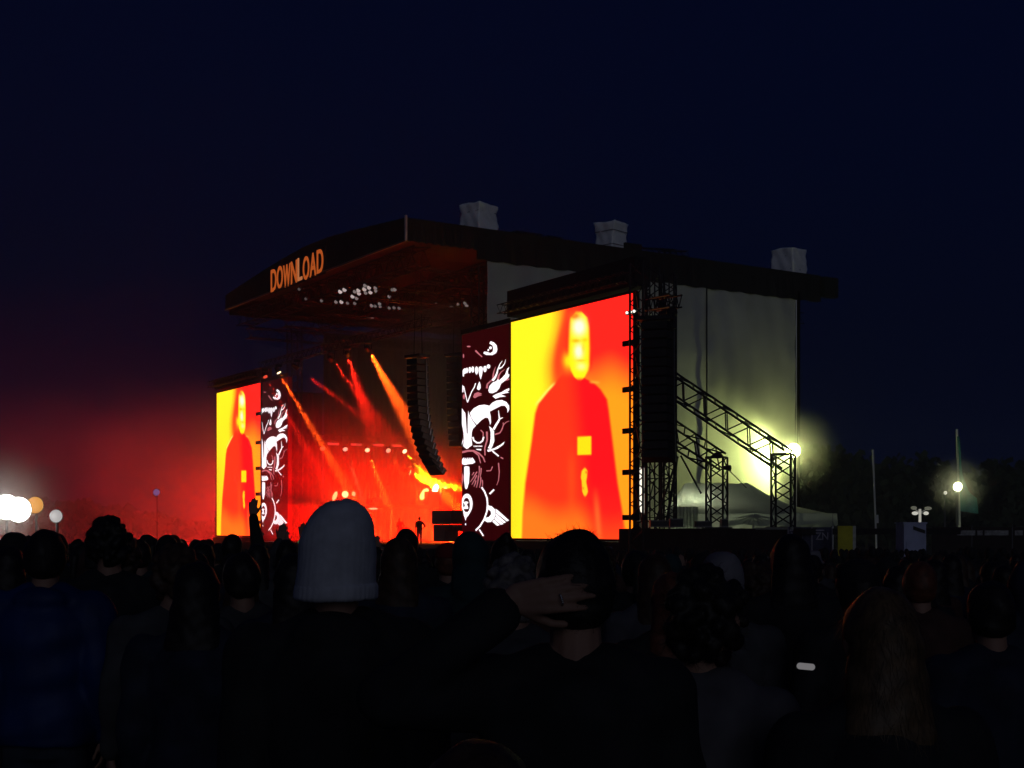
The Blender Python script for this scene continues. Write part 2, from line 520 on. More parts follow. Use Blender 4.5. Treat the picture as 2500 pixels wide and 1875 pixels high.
# ------------------------------------------------------------------ LED screens
def screen_color(x, y):
    """picture of the caped figure; x, y are photo pixels of the right-hand screen (arrays). returns linear rgb"""
    def sm(a, b_, v):
        t = np.clip((v - a) / (b_ - a), 0, 1); return t * t * (3 - 2 * t)
    def blend(c, col, k):
        return c * (1 - k[..., None]) + np.array(col)[None] * k[..., None]
    Y_, O_, R_, D_ = (1.9, 1.05, .016), (1.9, .40, .012), (1.9, .038, .010), (1.75, .006, .010)
    c = np.ones(x.shape + (3,)) * np.array(O_)
    # right background: red high up, orange lower
    k = 1 - sm(850, 985, y - (x - 1430) * .05 + 9 * np.sin(x * .06))
    c = blend(c, (1.9, .022, .014), k)
    c = blend(c, (1.9, .055, .012), sm(1400, 1350, x) * (1 - sm(800, 960, y)) * .8)
    # left background yellow
    kx = 1 - sm(1312, 1368, x + (y - 950) * .10 * (y < 1000) + 6 * np.sin(y * .03))
    c = blend(c, (1.8, 1.04, .018), kx)
    c = blend(c, (1.9, .62, .012), (1 - sm(1248, 1300, x)) * sm(960, 1080, y) * .35)
    # hair / hood
    hx = (x - (1391 - (y - 850) * .10)) / (34 + (y - 760) * .05)
    hood = sm(1.15, .65, np.sqrt(hx ** 2 + ((y - 860) / 130.) ** 2))
    c = blend(c, (1.0, .055, .012), hood * .85)
    # cape
    yy = np.clip(y, 900, 1400)
    left = np.interp(y, [915, 940, 955, 985, 1010, 1080, 1180, 1250, 1320], [1372, 1352, 1338, 1314, 1306, 1297, 1282, 1277, 1275])
    right = np.interp(y, [915, 935, 950, 975, 1000, 1080, 1180, 1240, 1320], [1412, 1450, 1466, 1482, 1486, 1496, 1508, 1518, 1529])
    cape = sm(-5, 4, x - left) * sm(-5, 4, right - x) * sm(905, 925, y)
    c = blend(c, (1.9, .040, .010), cape)
    rs = sm(1375, 1430, x - (y - 960) * .10) * sm(-3, 6, right - x) * sm(905, 930, y)
    c = blend(c, (1.85, .007, .012), rs * (1 - sm(1150, 1330, y) * .45))
    low = cape * sm(1215, 1300, y + (1400 - x) * .22 + 8 * np.sin(x * .05))
    c = blend(c, (1.9, .26, .014), low * (1 - rs * .75) * .8)
    st = cape * np.exp(-((x - (1454 + (y - 1200) * .08)) / 7.) ** 2) * sm(1180, 1260, y) * .6
    c = blend(c, (1.9, .20, .03), st)
    st2 = cape * np.exp(-((x - 1395) / 10.) ** 2) * sm(1080, 1150, y) * .25
    c = blend(c, (1.9, .14, .012), st2)
    # rim light on the shoulder
    rim = np.exp(-((x - (left - 3)) / 3.5) ** 2) * sm(930, 945, y) * (1 - sm(978, 995, y))
    c = blend(c, (1.9, 1.1, .16), rim * .8)
    rim2 = np.exp(-((y - (932 + (x - 1440) * .1)) / 3.) ** 2) * sm(1436, 1446, x) * (1 - sm(1458, 1468, x))
    c = blend(c, (1.8, .55, .05), rim2 * .6)
    # face
    fc = 1414 + (y - 850) * .012
    fw = np.interp(y, [762, 775, 800, 850, 890, 905, 920, 928], [8, 20, 25, 27, 25, 21, 13, 5])
    face = sm(1.16, .78, np.abs(x - fc) / fw) * sm(758, 768, y) * (1 - sm(918, 930, y))
    jaw = np.exp(-(((x - 1388) / 11.) ** 2 + ((y - 880) / 17.) ** 2))
    c = blend(c, (1.8, .95, .008), np.clip(jaw * 1.2, 0, 1) * .9)
    c = blend(c, (1.8, 1.02, .010), face)
    def spot(cx, cy, rx, ry, col, k, rot=0):
        nonlocal c
        dx, dy = x - cx, y - cy
        g = np.exp(-((dx / rx) ** 2 + (dy / ry) ** 2))
        c = blend(c, col, np.clip(g * k, 0, 1))
    spot(1414, 798, 13, 17, (1.8, 1.05, .85), 1.4)
    spot(1413, 858, 9, 15, (1.8, 1.05, .75), 1.3)
    spot(1419, 895, 10, 8, (1.8, 1.05, .35), .9)
    spot(1406, 832, 10, 4, (1.6, .55, .006), 1.1)
    spot(1428, 830, 7, 4, (1.6, .62, .006), .8)
    spot(1424, 850, 4, 12, (1.7, .75, .006), .7)
    spot(1417, 880, 12, 2.5, (1.6, .60, .006), .9)
    # hair that frames the face and parts over the brow
    hl = np.exp(-((x - (1387 - (y - 800) * .05)) / 6.) ** 2) * sm(770, 800, y) * (1 - sm(850, 880, y))
    c = blend(c, (.95, .03, .010), np.clip(hl, 0, 1) * .75)
    hr = np.exp(-((x - (1443 - (y - 800) * .01)) / 4.5) ** 2) * sm(775, 800, y) * (1 - sm(880, 915, y))
    c = blend(c, (.95, .02, .010), np.clip(hr, 0, 1) * .8)
    ht = np.exp(-(((x - 1402) / 13.) ** 2 + ((y - 771) / 8.) ** 2))
    c = blend(c, (1.0, .10, .010), np.clip(ht * 1.3, 0, 1) * .8)
    # buckle and pendant
    bk = sm(-2.5, 2.5, x - 1410) * sm(-2.5, 2.5, 1443 - x) * sm(-2, 2, y - (1066 - (x - 1426) * .05)) * sm(-2, 2, 1110 - (x - 1426) * .03 - y)
    c = blend(c, (1.8, .86, .008), bk)
    pcx = 1427 + 1.5 * np.sin(y * .09)
    pw = np.interp(y, [1143, 1150, 1165, 1175, 1200, 1212], [2, 6.5, 7, 5, 6.5, 2])
    pn = sm(1.25, .8, np.abs(x - pcx) / pw) * sm(1140, 1147, y) * (1 - sm(1206, 1215, y))
    c = blend(c, (1.8, .70, .016), pn)
    spot(1431, 1153, 2.2, 3, (1.7, .08, .01), 1.0); spot(1424, 1192, 2.2, 3, (1.7, .2, .01), .9)
    return np.clip(c, 0, 4)

def display_material():
    m = bpy.data.materials.new('led_picture')
    m.use_nodes = True
    t = m.node_tree
    b_ = t.nodes['Principled BSDF']
    b_.inputs['Base Color'].default_value = (.02, .02, .02, 1)
    b_.inputs['Roughness'].default_value = .6
    a = t.nodes.new('ShaderNodeVertexColor'); a.layer_name = 'picture'
    t.links.new(a.outputs['Color'], b_.inputs['Emission Color'])
    b_.inputs['Emission Strength'].default_value = 1.0
    return m
M['picture'] = display_material()
M['bezel'] = mat('screen_bezel', (0.03, 0.02, 0.02), 0.6, 0, 0.3, 2)

ZS0, ZS1 = 1.27, 14.03
def led_screen(s0, s1, label, header_z):
    root = empty('led_screen', S((s0 + s1) / 2, 0, ZS0), label, 'video screen', 'tall video screens either side of the stage')
    nx, ny = 190, 210
    me = bpy.data.meshes.new('display')
    u = np.linspace(0, 1, nx + 1); v = np.linspace(0, 1, ny + 1)
    U, V = np.meshgrid(u, v)
    s = s0 + (s1 - s0) * U; z = ZS0 + (ZS1 - ZS0) * V
    off = wloc(root)
    pts = np.stack([O0.x + US.x * s + UB.x * 0 - off.x, O0.y + US.y * s - off.y, z - off.z], -1).reshape(-1, 3)
    fs = [(j * (nx + 1) + i, (j + 1) * (nx + 1) + i, (j + 1) * (nx + 1) + i + 1, j * (nx + 1) + i + 1) for j in range(ny) for i in range(nx)]
    me.from_pydata(pts.tolist(), [], fs)
    # picture coordinates: where this point of the picture lies on the right-hand screen
    sr = U * 11.8
    X = O0.x + US.x * sr; Yd = O0.y + US.y * sr
    px = CX + FPX * X / Yd; py = HY - FPX * (z - CAMH) / Yd
    col = screen_color(px, py).reshape(-1, 3)
    ca = me.color_attributes.new('picture', 'FLOAT_COLOR', 'POINT')
    ca.data.foreach_set('color', np.concatenate([col, np.ones((len(col), 1))], 1).astype(np.float32).ravel())
    me.materials.append(M['picture'])
    o = bpy.data.objects.new('display', me); COL.objects.link(o); o.parent = root
    f = MB(); f.box(s0 - .05, s1 + .05, .012, .35, ZS0 - .05, ZS1 + .05, S); f.build('screen_cabinet', M['bezel'], root)
    for (a0, a1, z0, z1) in ((s0 - .12, s0 - .01, ZS0 - .12, ZS1 + .12), (s1 + .01, s1 + .12, ZS0 - .12, ZS1 + .12),
                             (s0 - .01, s1 + .01, ZS1 + .01, ZS1 + .12), (s0 - .01, s1 + .01, ZS0 - .12, ZS0 - .01)):
        f = MB(); f.box(a0, a1, -.06, .2, z0, z1, S); f.build('bezel', M['bezel'], root)
    for z in (11.45, 9.05, 6.9, 4.75, 2.4):
        f = MB(); f.box(s0 - .15, s0 + .72, -.20, -.06, z - .14, z + .14, S); f.build('clamp', M['bezel'], root)
    # black header with its truss above the picture
    f = MB(); f.box(s0 - .2, s1 + .3, -.1, .9, ZS1 + .35, header_z, S); f.build('header_box', M['roof_skin'], root)
    f = MB(); lattice_mesh(f, S(s0 - .2, -.55, ZS1 + .75), S(s1 + .3, -.55, ZS1 + .75), .5, (0, 0, 1), .03, .02, .7)
    f.build('header_truss', M['black_steel'], root)
    return root
led_screen(0, 11.8, 'big bright video screen right of the stage showing a caped figure', 15.9)
led_screen(50.6, 61.0, 'far video screen at the left end of the stage showing a caped figure', 15.3)
# small indicator lamps at the top corner of the right screen
k = empty('indicator_lamps', S(-.1, -.25, 13.0), 'row of three tiny white lamps at the top right corner of the big screen', 'indicator lamps')
M['dot'] = emit('small_lamp', (1, .95, .8), 2.0)
for i in range(3):
    f = MB(); f.ball(S(-.42 + i * .3, -.3, 13.0), .07, 8, 6); f.build('lamp', M['dot'], k)
f = MB(); f.box(-.6, .4, -.22, -.12, 12.9, 13.1, S); f.build('bracket', M['black_steel'], k)

# ------------------------------------------------------------------ totem panels, print and ground glowing by themselves
WHT, PNK = 0, 1
def art_shapes():
    A, B, C = (1100, 800), (1100, 960), (1100, 1130)
    K = 7.9
    out = []
    G = ['crescent']
    def P(o, pts, mi=WHT): out.append(([(o[0] + x / K, o[1] + y / K) for x, y in pts], mi, G[0]))
    def E(o, cx, cy, rx, ry, mi=WHT, n=16): P(o, [(cx + rx * math.cos(2 * math.pi * i / n), cy + ry * math.sin(2 * math.pi * i / n)) for i in range(n)], mi)
    def ST(o, pts, wd, mi=WHT, taper=1.0):
        n = len(pts)
        L, Rr = [], []
        for i, (x, y) in enumerate(pts):
            x0, y0 = pts[max(0, i - 1)]; x1, y1 = pts[min(n - 1, i + 1)]
            l = math.hypot(x1 - x0, y1 - y0) or 1
            nx, ny = -(y1 - y0) / l, (x1 - x0) / l
            h = wd / 2 * (1 + (taper - 1) * i / (n - 1))
            L.append((x + nx * h, y + ny * h)); Rr.append((x - nx * h, y - ny * h))
        for i in range(n - 1):
            P(o, [L[i], L[i + 1], Rr[i + 1], Rr[i]], mi)
    # crescent with two dots
    P(A, [(765, 260), (830, 285), (880, 340), (895, 420), (870, 490), (800, 528), (680, 525), (625, 495), (640, 460), (690, 465), (760, 490), (805, 460), (815, 400), (800, 340), (740, 305)])
    G[0] = 'dots'
    E(A, 762, 388, 26, 28); E(A, 720, 432, 16, 22)
    G[0] = 'brush_mark'
    ST(A, [(470, 440), (530, 500), (600, 565)], 34, PNK, .5)
    G[0] = 'brush_mark#b'
    E(A, 340, 362, 38, 14, PNK, 10)
    G[0] = 'brush_mark#c'
    E(A, 240, 545, 12, 40, PNK, 10)
    G[0] = 'teeth_row'
    # row of teeth
    P(A, [(225, 830), (250, 790), (285, 780), (285, 885), (255, 890), (250, 940), (228, 940)])
    for cx, cy, rx, ry in ((308, 824, 20, 55), (363, 814, 25, 60), (420, 806, 28, 60), (493, 822, 30, 76), (655, 796, 32, 62), (722, 748, 35, 40)): E(A, cx, cy, rx, ry)
    P(A, [(480, 850), (508, 850), (500, 905), (488, 905)])
    P(A, [(530, 785), (545, 755), (575, 745), (605, 758), (613, 790), (605, 880), (575, 1000), (550, 930), (533, 850)])
    P(A, [(548, 1035), (570, 1100), (572, 1170), (540, 1205), (498, 1182), (512, 1120)])
    ST(A, [(245, 1130), (282, 1290), (318, 1440)], 16); ST(A, [(318, 1440), (395, 1240), (452, 1145), (475, 1070)], 18)
    P(A, [(220, 1100), (245, 1140), (240, 1240), (218, 1250)])
    E(A, 250, 1330, 22, 50, PNK, 10)
    P(A, [(425, 1340), (450, 1270), (520, 1240), (600, 1275), (560, 1290), (600, 1305), (530, 1320), (460, 1360)], PNK)
    G[0] = 'flames'
    # flames
    P(A, [(720, 1210), (745, 1120), (800, 1060), (870, 1030), (905, 990), (930, 1015), (985, 965), (1045, 900), (1085, 790), (1125, 755), (1095, 850), (1105, 905), (1172, 880), (1172, 900), (1100, 970), (1050, 1015), (965, 1080), (930, 1170), (880, 1230), (800, 1265), (740, 1255)])
    ST(A, [(800, 1020), (850, 960), (885, 880), (905, 800), (945, 700), (990, 640)], 46, WHT, .15)
    ST(A, [(925, 790), (985, 760), (1035, 690), (1055, 610)], 30, WHT, .15)
    ST(A, [(810, 1010), (815, 900), (830, 830), (860, 750)], 40, PNK, .15)
    ST(A, [(905, 1000), (920, 920), (960, 860), (1035, 800)], 40, PNK, .15)
    ST(A, [(690, 1170), (700, 1090), (760, 1030), (840, 1000)], 40, PNK, .3)
    ST(A, [(1010, 1010), (1090, 1000), (1172, 980)], 40, PNK, .6)
    P(A, [(800, 1320), (870, 1280), (980, 1240), (1060, 1190), (1140, 1160), (1172, 1190), (1080, 1235), (1130, 1250), (1050, 1265), (960, 1285), (1060, 1325), (940, 1340), (860, 1370)])
    G[0] = 'horned_skull'
    # horned skull
    P(B, [(365, 380), (440, 290), (540, 235), (640, 220), (735, 240), (740, 330), (765, 440), (772, 560), (757, 615), (742, 540), (715, 475), (660, 470), (590, 515), (495, 610), (430, 530), (390, 460)])
    P(B, [(739, 242), (800, 180), (880, 140), (980, 130), (1070, 170), (1120, 240), (1125, 310), (1090, 380), (1085, 300), (1040, 240), (970, 240), (880, 285), (743, 355)])
    P(B, [(210, 290), (278, 388), (284, 470), (300, 700), (304, 770), (312, 790), (322, 770), (324, 500), (333, 335), (350, 400), (420, 535), (482, 625), (420, 690), (400, 760), (395, 880), (410, 1000), (370, 1030), (350, 1040), (340, 1060), (300, 1075), (270, 1050), (235, 1020), (250, 900), (240, 750), (205, 600)])
    P(B, [(235, 870), (240, 920), (210, 1000), (198, 970)])
    ST(B, [(420, 845), (440, 910), (500, 955), (560, 955), (610, 915), (630, 840)], 30)
    ST(B, [(570, 710), (620, 760), (618, 830)], 20, PNK)
    G[0] = 'antler'
    P(B, [(735, 630), (790, 680), (830, 730), (830, 820), (835, 920), (800, 1020), (770, 1075), (710, 1060), (750, 980), (765, 860), (765, 750)])
    ST(B, [(820, 700), (870, 610), (915, 540), (940, 490)], 44, WHT, .7); ST(B, [(938, 500), (925, 420), (915, 330)], 30, WHT, .3); ST(B, [(935, 495), (1000, 470)], 26, WHT, .4)
    ST(B, [(845, 795), (940, 765), (980, 700), (1010, 610), (1060, 560), (1130, 530)], 28, PNK, .3); ST(B, [(1010, 620), (1003, 565)], 16, PNK)
    P(B, [(710, 1130), (700, 1092), (830, 1062), (960, 990), (1035, 930), (1010, 990), (900, 1070), (765, 1120)])
    ST(B, [(800, 1115), (920, 1215)], 26); ST(B, [(955, 1235), (1005, 1262)], 22, PNK)
    for i in range(7): E(B, 445 + i * 25, 1022, 10, 14, WHT, 8)
    P(B, [(480, 1075), (585, 1075), (580, 1105), (500, 1092)])
    G[0] = 'beard'
    ST(B, [(200, 1140), (330, 1110), (440, 1110), (540, 1160), (620, 1240), (655, 1330)], 40, PNK, .5)
    ST(B, [(430, 1115), (530, 1200), (570, 1350)], 32, PNK, .5); ST(B, [(690, 740), (695, 900), (650, 1060), (655, 1200)], 34, PNK, .6)
    P(B, [(210, 1330), (218, 1265), (250, 1238), (268, 1275), (290, 1240), (305, 1282), (328, 1236), (342, 1280), (368, 1236), (380, 1270), (410, 1238), (435, 1270), (470, 1330), (420, 1360), (330, 1370), (270, 1385), (215, 1370)])
    P(C, [(255, 75), (300, 62), (352, 75), (358, 200), (345, 380), (315, 490), (290, 512), (270, 480), (255, 350)])
    for a, c2 in (((500, 170), (370, 370)), ((495, 240), (400, 420)), ((480, 340), (440, 460)), ((530, 250), (490, 480)), ((575, 280), (550, 480)), ((600, 330), (605, 460)), ((440, 180), (400, 240)), ((545, 60), (535, 250)), ((580, 100), (560, 280))):
        ST(C, [a, ((a[0] + c2[0]) / 2 + 6, (a[1] + c2[1]) / 2), c2], 24, PNK, .5)
    P(C, [(195, 190), (250, 260), (240, 330), (225, 380), (190, 470)], PNK)
    G[0] = 'ring_arc'
    ST(C, [(590, 470), (650, 560), (695, 680), (705, 800), (695, 930), (640, 1090), (560, 1220), (475, 1305)], 30)
    G[0] = 'cross_emblem'
    # ring with a drip and a cross
    ox = [(308 + 108 * math.cos(t), 790 + 195 * math.sin(t)) for t in np.linspace(-math.pi / 2, math.pi * 1.5, 33)]
    ix = [(300 + 66 * math.cos(t), 815 + 142 * math.sin(t)) for t in np.linspace(-math.pi / 2, math.pi * 1.5, 33)]
    for i in range(32): P(C, [ox[i], ox[i + 1], ix[i + 1], ix[i]])
    P(C, [(235, 945), (375, 950), (325, 1030), (300, 1050), (282, 1120), (262, 1050), (250, 1025)])
    ST(C, [(262, 750), (290, 815), (318, 885)], 44); ST(C, [(318, 750), (303, 780)], 44); ST(C, [(275, 845), (258, 885)], 44)
    E(C, 282, 1185, 12, 20, WHT, 8)
    G[0] = 'wing'
    P(C, [(720, 820), (790, 840), (850, 900), (860, 990), (830, 1080), (770, 1140), (700, 1145), (640, 1110), (665, 1060), (730, 1045), (775, 990), (765, 930), (715, 895)])
    P(C, [(858, 885), (910, 920), (1120, 1110), (1078, 1130), (868, 965)])
    P(C, [(868, 980), (885, 990), (1062, 1148), (1010, 1162), (858, 1030)])
    P(C, [(852, 1042), (870, 1050), (1012, 1178), (962, 1195), (838, 1085)])
    P(C, [(828, 1098), (845, 1102), (942, 1200), (890, 1215), (795, 1132)])
    G[0] = 'dashes'
    ST(C, [(745, 600), (830, 515)], 32); ST(C, [(545, 1285), (625, 1410)], 26)
    ST(C, [(915, 0), (930, 180), (915, 340), (880, 430)], 22, PNK, .4); ST(C, [(680, 155), (765, 150), (800, 70)], 18, PNK)
    ST(C, [(170, 1280), (185, 1340), (215, 1385)], 18, PNK)
    return out

M['art_white'] = emit('glowing_white_print', (1.0, .93, .96), 1.35)
M['art_pink'] = emit('glowing_pink_print', (.80, .22, .26), .75)
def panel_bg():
    m = mat('dark_red_glowing_print', (0.05, 0.006, 0.008), 0.8, 0, 0.35, .5)
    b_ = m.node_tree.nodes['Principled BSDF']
    b_.inputs['Emission Color'].default_value = (1.0, .0, .04, 1)  # red glow on the panel put in as emission
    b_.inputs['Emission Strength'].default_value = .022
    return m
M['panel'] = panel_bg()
SHAPES = art_shapes()
def totem(shift, s0, s1, label):
    root = empty('totem_panel', S((s0 + s1) / 2, 0, -.9), label, 'stage panel', 'painted panels flanking the stage opening')
    f = MB(); f.box(s0, s1, .05, .40, -.9, 14.0, S); f.build('panel', M['panel'], root)
    gs = {}
    for pts, mi, nm in SHAPES:
        g = gs.setdefault(nm, MB())
        q = [on_plane(x, y, -.0) for x, y in pts]
        q = [(s + shift, z) for s, z in q]
        ok = [(min(max(s, s0 + .02), s1 - .02), z) for s, z in q]
        base = len(g.v)
        dd = .03 if mi == WHT else .036
        g.v += [tuple(S(s, dd, z)) for s, z in ok]
        for t in tessellate_polygon([[Vector((s, z, 0)) for s, z in ok]]):
            g.f.append(tuple(base + i for i in t)); g.mi.append(mi)
    for nm, g in gs.items(): g.build(nm.split('#')[0], [M['art_white'], M['art_pink']], root)
    f = MB(); f.box(s0, s1, -.05, .05, 14.02, 14.3, S); f.build('top_rail', M['black_steel'], root)
    return root
totem(0.0, 11.95, 17.62, 'dark red panel with white horned skull, teeth and flames beside the big screen')
totem(33.1, 45.1, 50.5, 'far dark red panel with white skull artwork beside the small left screen')

# ------------------------------------------------------------------ stage interior
DECK = .85
b = MB(); b.box(17.3, 46.6, -3.4, 27, .62, DECK, S); deck = b.build('stage_deck', M['deck']); tag(deck, kind='structure')
sk = empty('stage_skirting', S(31, -3.4, -.95), 'black skirted front edge of the stage deck under the band', 'stage skirting')
for i in range(12):
    f = MB(); s0 = 17.3 + i * 2.44
    f.box(s0 + .02, s0 + 2.42, -3.45, -3.38, -.95, .60, S); f.build('skirt_panel', M['skirt'], sk)
def drape(name, label, fn, n, z0, z1, amp, mt):
    g = MB()
    for i in range(n * 4):
        pass
    m_ = n * 6
    for side in (0, 1):
        for i in range(m_ + 1):
            a = amp * math.sin(i * 2 * math.pi / 6) + amp * .5 * math.sin(i * .37)
            for z in (z0, z1):
                g.v.append(tuple(fn(i / m_, a + side * .04, z)))
    N = (m_ + 1) * 2
    for i in range(m_):
        g.f.append((2 * i, 2 * i + 2, 2 * i + 3, 2 * i + 1)); g.mi.append(0)
        g.f.append((N + 2 * i, N + 2 * i + 1, N + 2 * i + 3, N + 2 * i + 2)); g.mi.append(0)
    o = g.build(name, mt, smooth=True)
    return tag(o, label, 'drape')
drape('stage_drape', 'black drape closing the far left side of the stage behind the red beams', lambda u, a, z: S(48.2 + a, 4.6 + 18.4 * u, z), 34, .86, 18.3, .10, M['black_cloth'])
drape('stage_drape', 'short black drape right behind the far skull panel', lambda u, a, z: S(48.25 + a, 1.0 + 3.5 * u, z), 8, .86, 13.2, .08, M['black_cloth'])
drape('stage_drape', 'black drape across the back of the stage, mostly behind the big screen', lambda u, a, z: S(18 + 30 * u, 23.2 + a, z), 50, .86, 17, .10, M['black_cloth'])

# smoke that fills the stage
def smoke_box(name, s0, s1, d0, d1, z0, z1, col, dens, label):
    m, v = volume(name, col, dens)
    b = MB(); b.box(s0, s1, d0, d1, z0, z1, S)
    o = b.build(name, None)
    o.data.materials.append(m)
    tag(o, label, kind='stuff')
    return o
def smoke_layer(s0, s1, d0, d1, z0, z1, dens, amp, label, seed):
    m, v = volume('stage_smoke', (1, 1, 1), dens)
    ns, nd = 26, 20
    g = MB()
    r = random.Random(seed); ph = [r.uniform(0, 6.28) for _ in range(6)]
    for lev in (0, 1):
        for j in range(nd + 1):
            for i in range(ns + 1):
                a, b_ = s0 + (s1 - s0) * i / ns, d0 + (d1 - d0) * j / nd
                z = z0 if lev == 0 else z1 + amp * (math.sin(a * .55 + b_ * .3 + ph[0]) + .7 * math.sin(a * 1.1 - b_ * .8 + ph[1]) + .5 * math.sin(b_ * 1.7 + a * .4 + ph[2])) * .6
                g.v.append(tuple(S(a, b_, z)))
    n1 = ns + 1; N = n1 * (nd + 1)
    for j in range(nd):
        for i in range(ns):
            a = j * n1 + i
            g.f.append((a, a + n1, a + n1 + 1, a + 1)); g.mi.append(0)
            g.f.append((N + a, N + a + 1, N + a + n1 + 1, N + a + n1)); g.mi.append(0)
    rim = [j for j in range(ns)] + [ns + j * n1 for j in range(nd)] + [N - 1 - j for j in range(ns)] + [N - n1 - j * n1 for j in range(nd)]
    for k in range(len(rim)):
        a, b_ = rim[k], rim[(k + 1) % len(rim)]
        g.f.append((a, b_, N + b_, N + a)); g.mi.append(0)
    o = g.build('stage_smoke', None); o.data.materials.append(m)
    tag(o, label, kind='stuff')
smoke_layer(17.66, 48.05, -2.2, 23.05, .90, 16.3, .019, .5, 'thin smoke filling the whole stage under the roof', 1)
smoke_layer(18.3, 47.9, -1.4, 22.8, .93, 8.6, .008, 1.3, 'smoke in the lower half of the stage', 2)
smoke_layer(18.6, 47.7, -1.0, 22.5, .96, 5.0, .010, 1.2, 'thickest smoke low over the stage deck', 3)

LAMPS = {}
def spot(name, parent, pos, aim, watts, col, ang, radius=.12, blend=.6):
    ld = bpy.data.lights.new(name, 'SPOT')
    ld.energy = watts; ld.color = col; ld.spot_size = R(ang); ld.spot_blend = blend; ld.shadow_soft_size = radius
    o = bpy.data.objects.new(name, ld); COL.objects.link(o)
    d = Vector(aim) - Vector(pos)
    o.rotation_mode = 'QUATERNION'
    o.rotation_quaternion = d.to_track_quat('-Z', 'Y')
    o.parent = parent
    o.location = Vector(pos) + d.normalized() * .02 - wloc(parent)
    return o

def moving_light(pos, aim, label, lens_col, lens_str, group, size=.22):
    """yoke, head and glowing lens, hung from above"""
    pos, aim = Vector(pos), Vector(aim)
    root = empty('moving_light', pos + Vector((0, 0, .55)), label, 'stage light', group)
    dr = (aim - pos).normalized()
    f = MB(); f.box(-.25, .25, -.16, .16, -.12, .10, lambda x, y, z: pos + Vector((x, y, z + .55))); f.build('base', M['black_steel'], root)
    sd = dr.cross(Vector((0, 0, 1))).normalized() * (size + .05)
    f = MB()
    for sg in (-1, 1): f.tube(pos + sd * sg + Vector((0, 0, .46)), pos + sd * sg - dr * .1, .03, n=5)
    f.tube(pos + sd + Vector((0, 0, .46)), pos - sd + Vector((0, 0, .46)), .03, n=5)
    f.build('yoke', M['black_steel'], root)
    f = MB(); f.tube(pos - dr * .42, pos - dr * .01, size * .8, size, n=14); f.ball(pos - dr * .42, size * .8, 12, 6); f.build('head', M['black_steel'], root)
    key = ('lens', tuple(lens_col), lens_str)
    if key not in LAMPS: LAMPS[key] = emit('lamp_lens', lens_col, lens_str)
    f = MB(); f.disc(pos, dr, size * .92); f.build('lens', LAMPS[key], root)
    return root

RED = (1.0, .010, .003)
ORG = (1.0, .075, .004)
# upper row on the front truss
def upper(px, py, d, apx, apy, ad, label, watts, col, lens, ls, ang):
    s, z = on_plane(px, py, d)
    p = S(s, d, z)
    d2 = d_of(apx, ad)
    a = S(ad, d2, on_plane(apx, apy, d2)[1])
    t = moving_light(p, a, label, lens, ls, 'moving lights on the front truss', .2)
    spot('beam', t, p, a, watts * UPK, col, ang)
DT = -1.6
UPK, LOK = 28, 22
ft = empty('lighting_truss', S(32, DT, 14.6), 'upper lighting truss across the stage from which the long red beams start', 'lighting truss', 'trusses for the stage lights')
zft = on_plane(899, 854, DT)[1] + .85
lattice(ft, S(19, DT, zft), S(46.6, DT, zft), .5, (0, 0, 1), .03, .018, .9)
upper(648, 920, DT, 722, 1050, 42, 'dull red moving light at the left end of the upper truss', 9000, RED, (1, .08, .03), .8, 5)
upper(681, 910, DT, 800, 1110, 40, 'moving light with a pale glowing lens and long orange beam', 26000, ORG, (1, .72, .4), 3, 5)
upper(726, 899, DT, 840, 985, 40, 'moving light with a faint dark red beam, third from the left', 6000, RED, (1, .05, .03), .5, 5)
upper(809, 879, DT, 893, 985, 39, 'moving light with a short red beam left of a steeper one', 9000, RED, (1, .08, .03), .9, 5)
upper(848, 867, DT, 892, 1000, 40, 'moving light with the steepest red beam on the upper truss', 12000, RED, (1, .10, .03), 1.0, 6)
upper(899, 854, DT, 992, 1020, 37, 'moving light with the brightest orange red beam at the right end', 42000, ORG, (1, .15, .04), 1.5, 6)

# lower row along the left side of the stage
SLW = 44.6
st_ = empty('lighting_truss', S(SLW, 6, 8.9), 'lower lighting truss along the far side of the stage holding a row of orange beams', 'lighting truss', 'trusses for the stage lights')
z_low = on_plane(897, 1099, d_of(897, SLW))[1] + .9
lattice(st_, S(SLW, 1.5, z_low), S(SLW, 12, z_low), .45, (0, 0, 1), .03, .018, .9)
def lower(px, py, apx, apy, label, watts, col, lens, ls, ang):
    d = d_of(px, SLW)
    p = S(SLW, d, on_plane(px, py, d)[1])
    d2 = d_of(apx, SLW - 6)
    a = S(SLW - 6, d2, on_plane(apx, apy, d2)[1])
    t = moving_light(p, a, label, lens, ls, 'moving lights on the lower truss', .22)
    spot('beam', t, p, a, watts * LOK, col, ang)
lower(788, 1095, 806, 1230, 'dim red moving light first from the left on the lower truss', 2500, RED, (1, .12, .05), .8, 4)
lower(843, 1097, 890, 1230, 'moving light second from the left on the lower truss, pinkish beam', 6000, (1, .10, .03), (1, .45, .3), 1.5, 4)
lower(897, 1099, 945, 1230, 'moving light in the middle of the lower truss, clear orange beam', 11000, (1, .26, .012), (1, .6, .3), 2.5, 4.5)
lower(948, 1100, 1010, 1200, 'moving light fourth from the left on the lower truss, thin beam', 6000, (1, .14, .008), (1, .5, .3), 1.5, 4)
lower(988, 1102, 1085, 1212, 'moving light beside the hanging speakers, strong yellow beam', 26000, (1, .60, .006), (1, .8, .4), 4, 8)
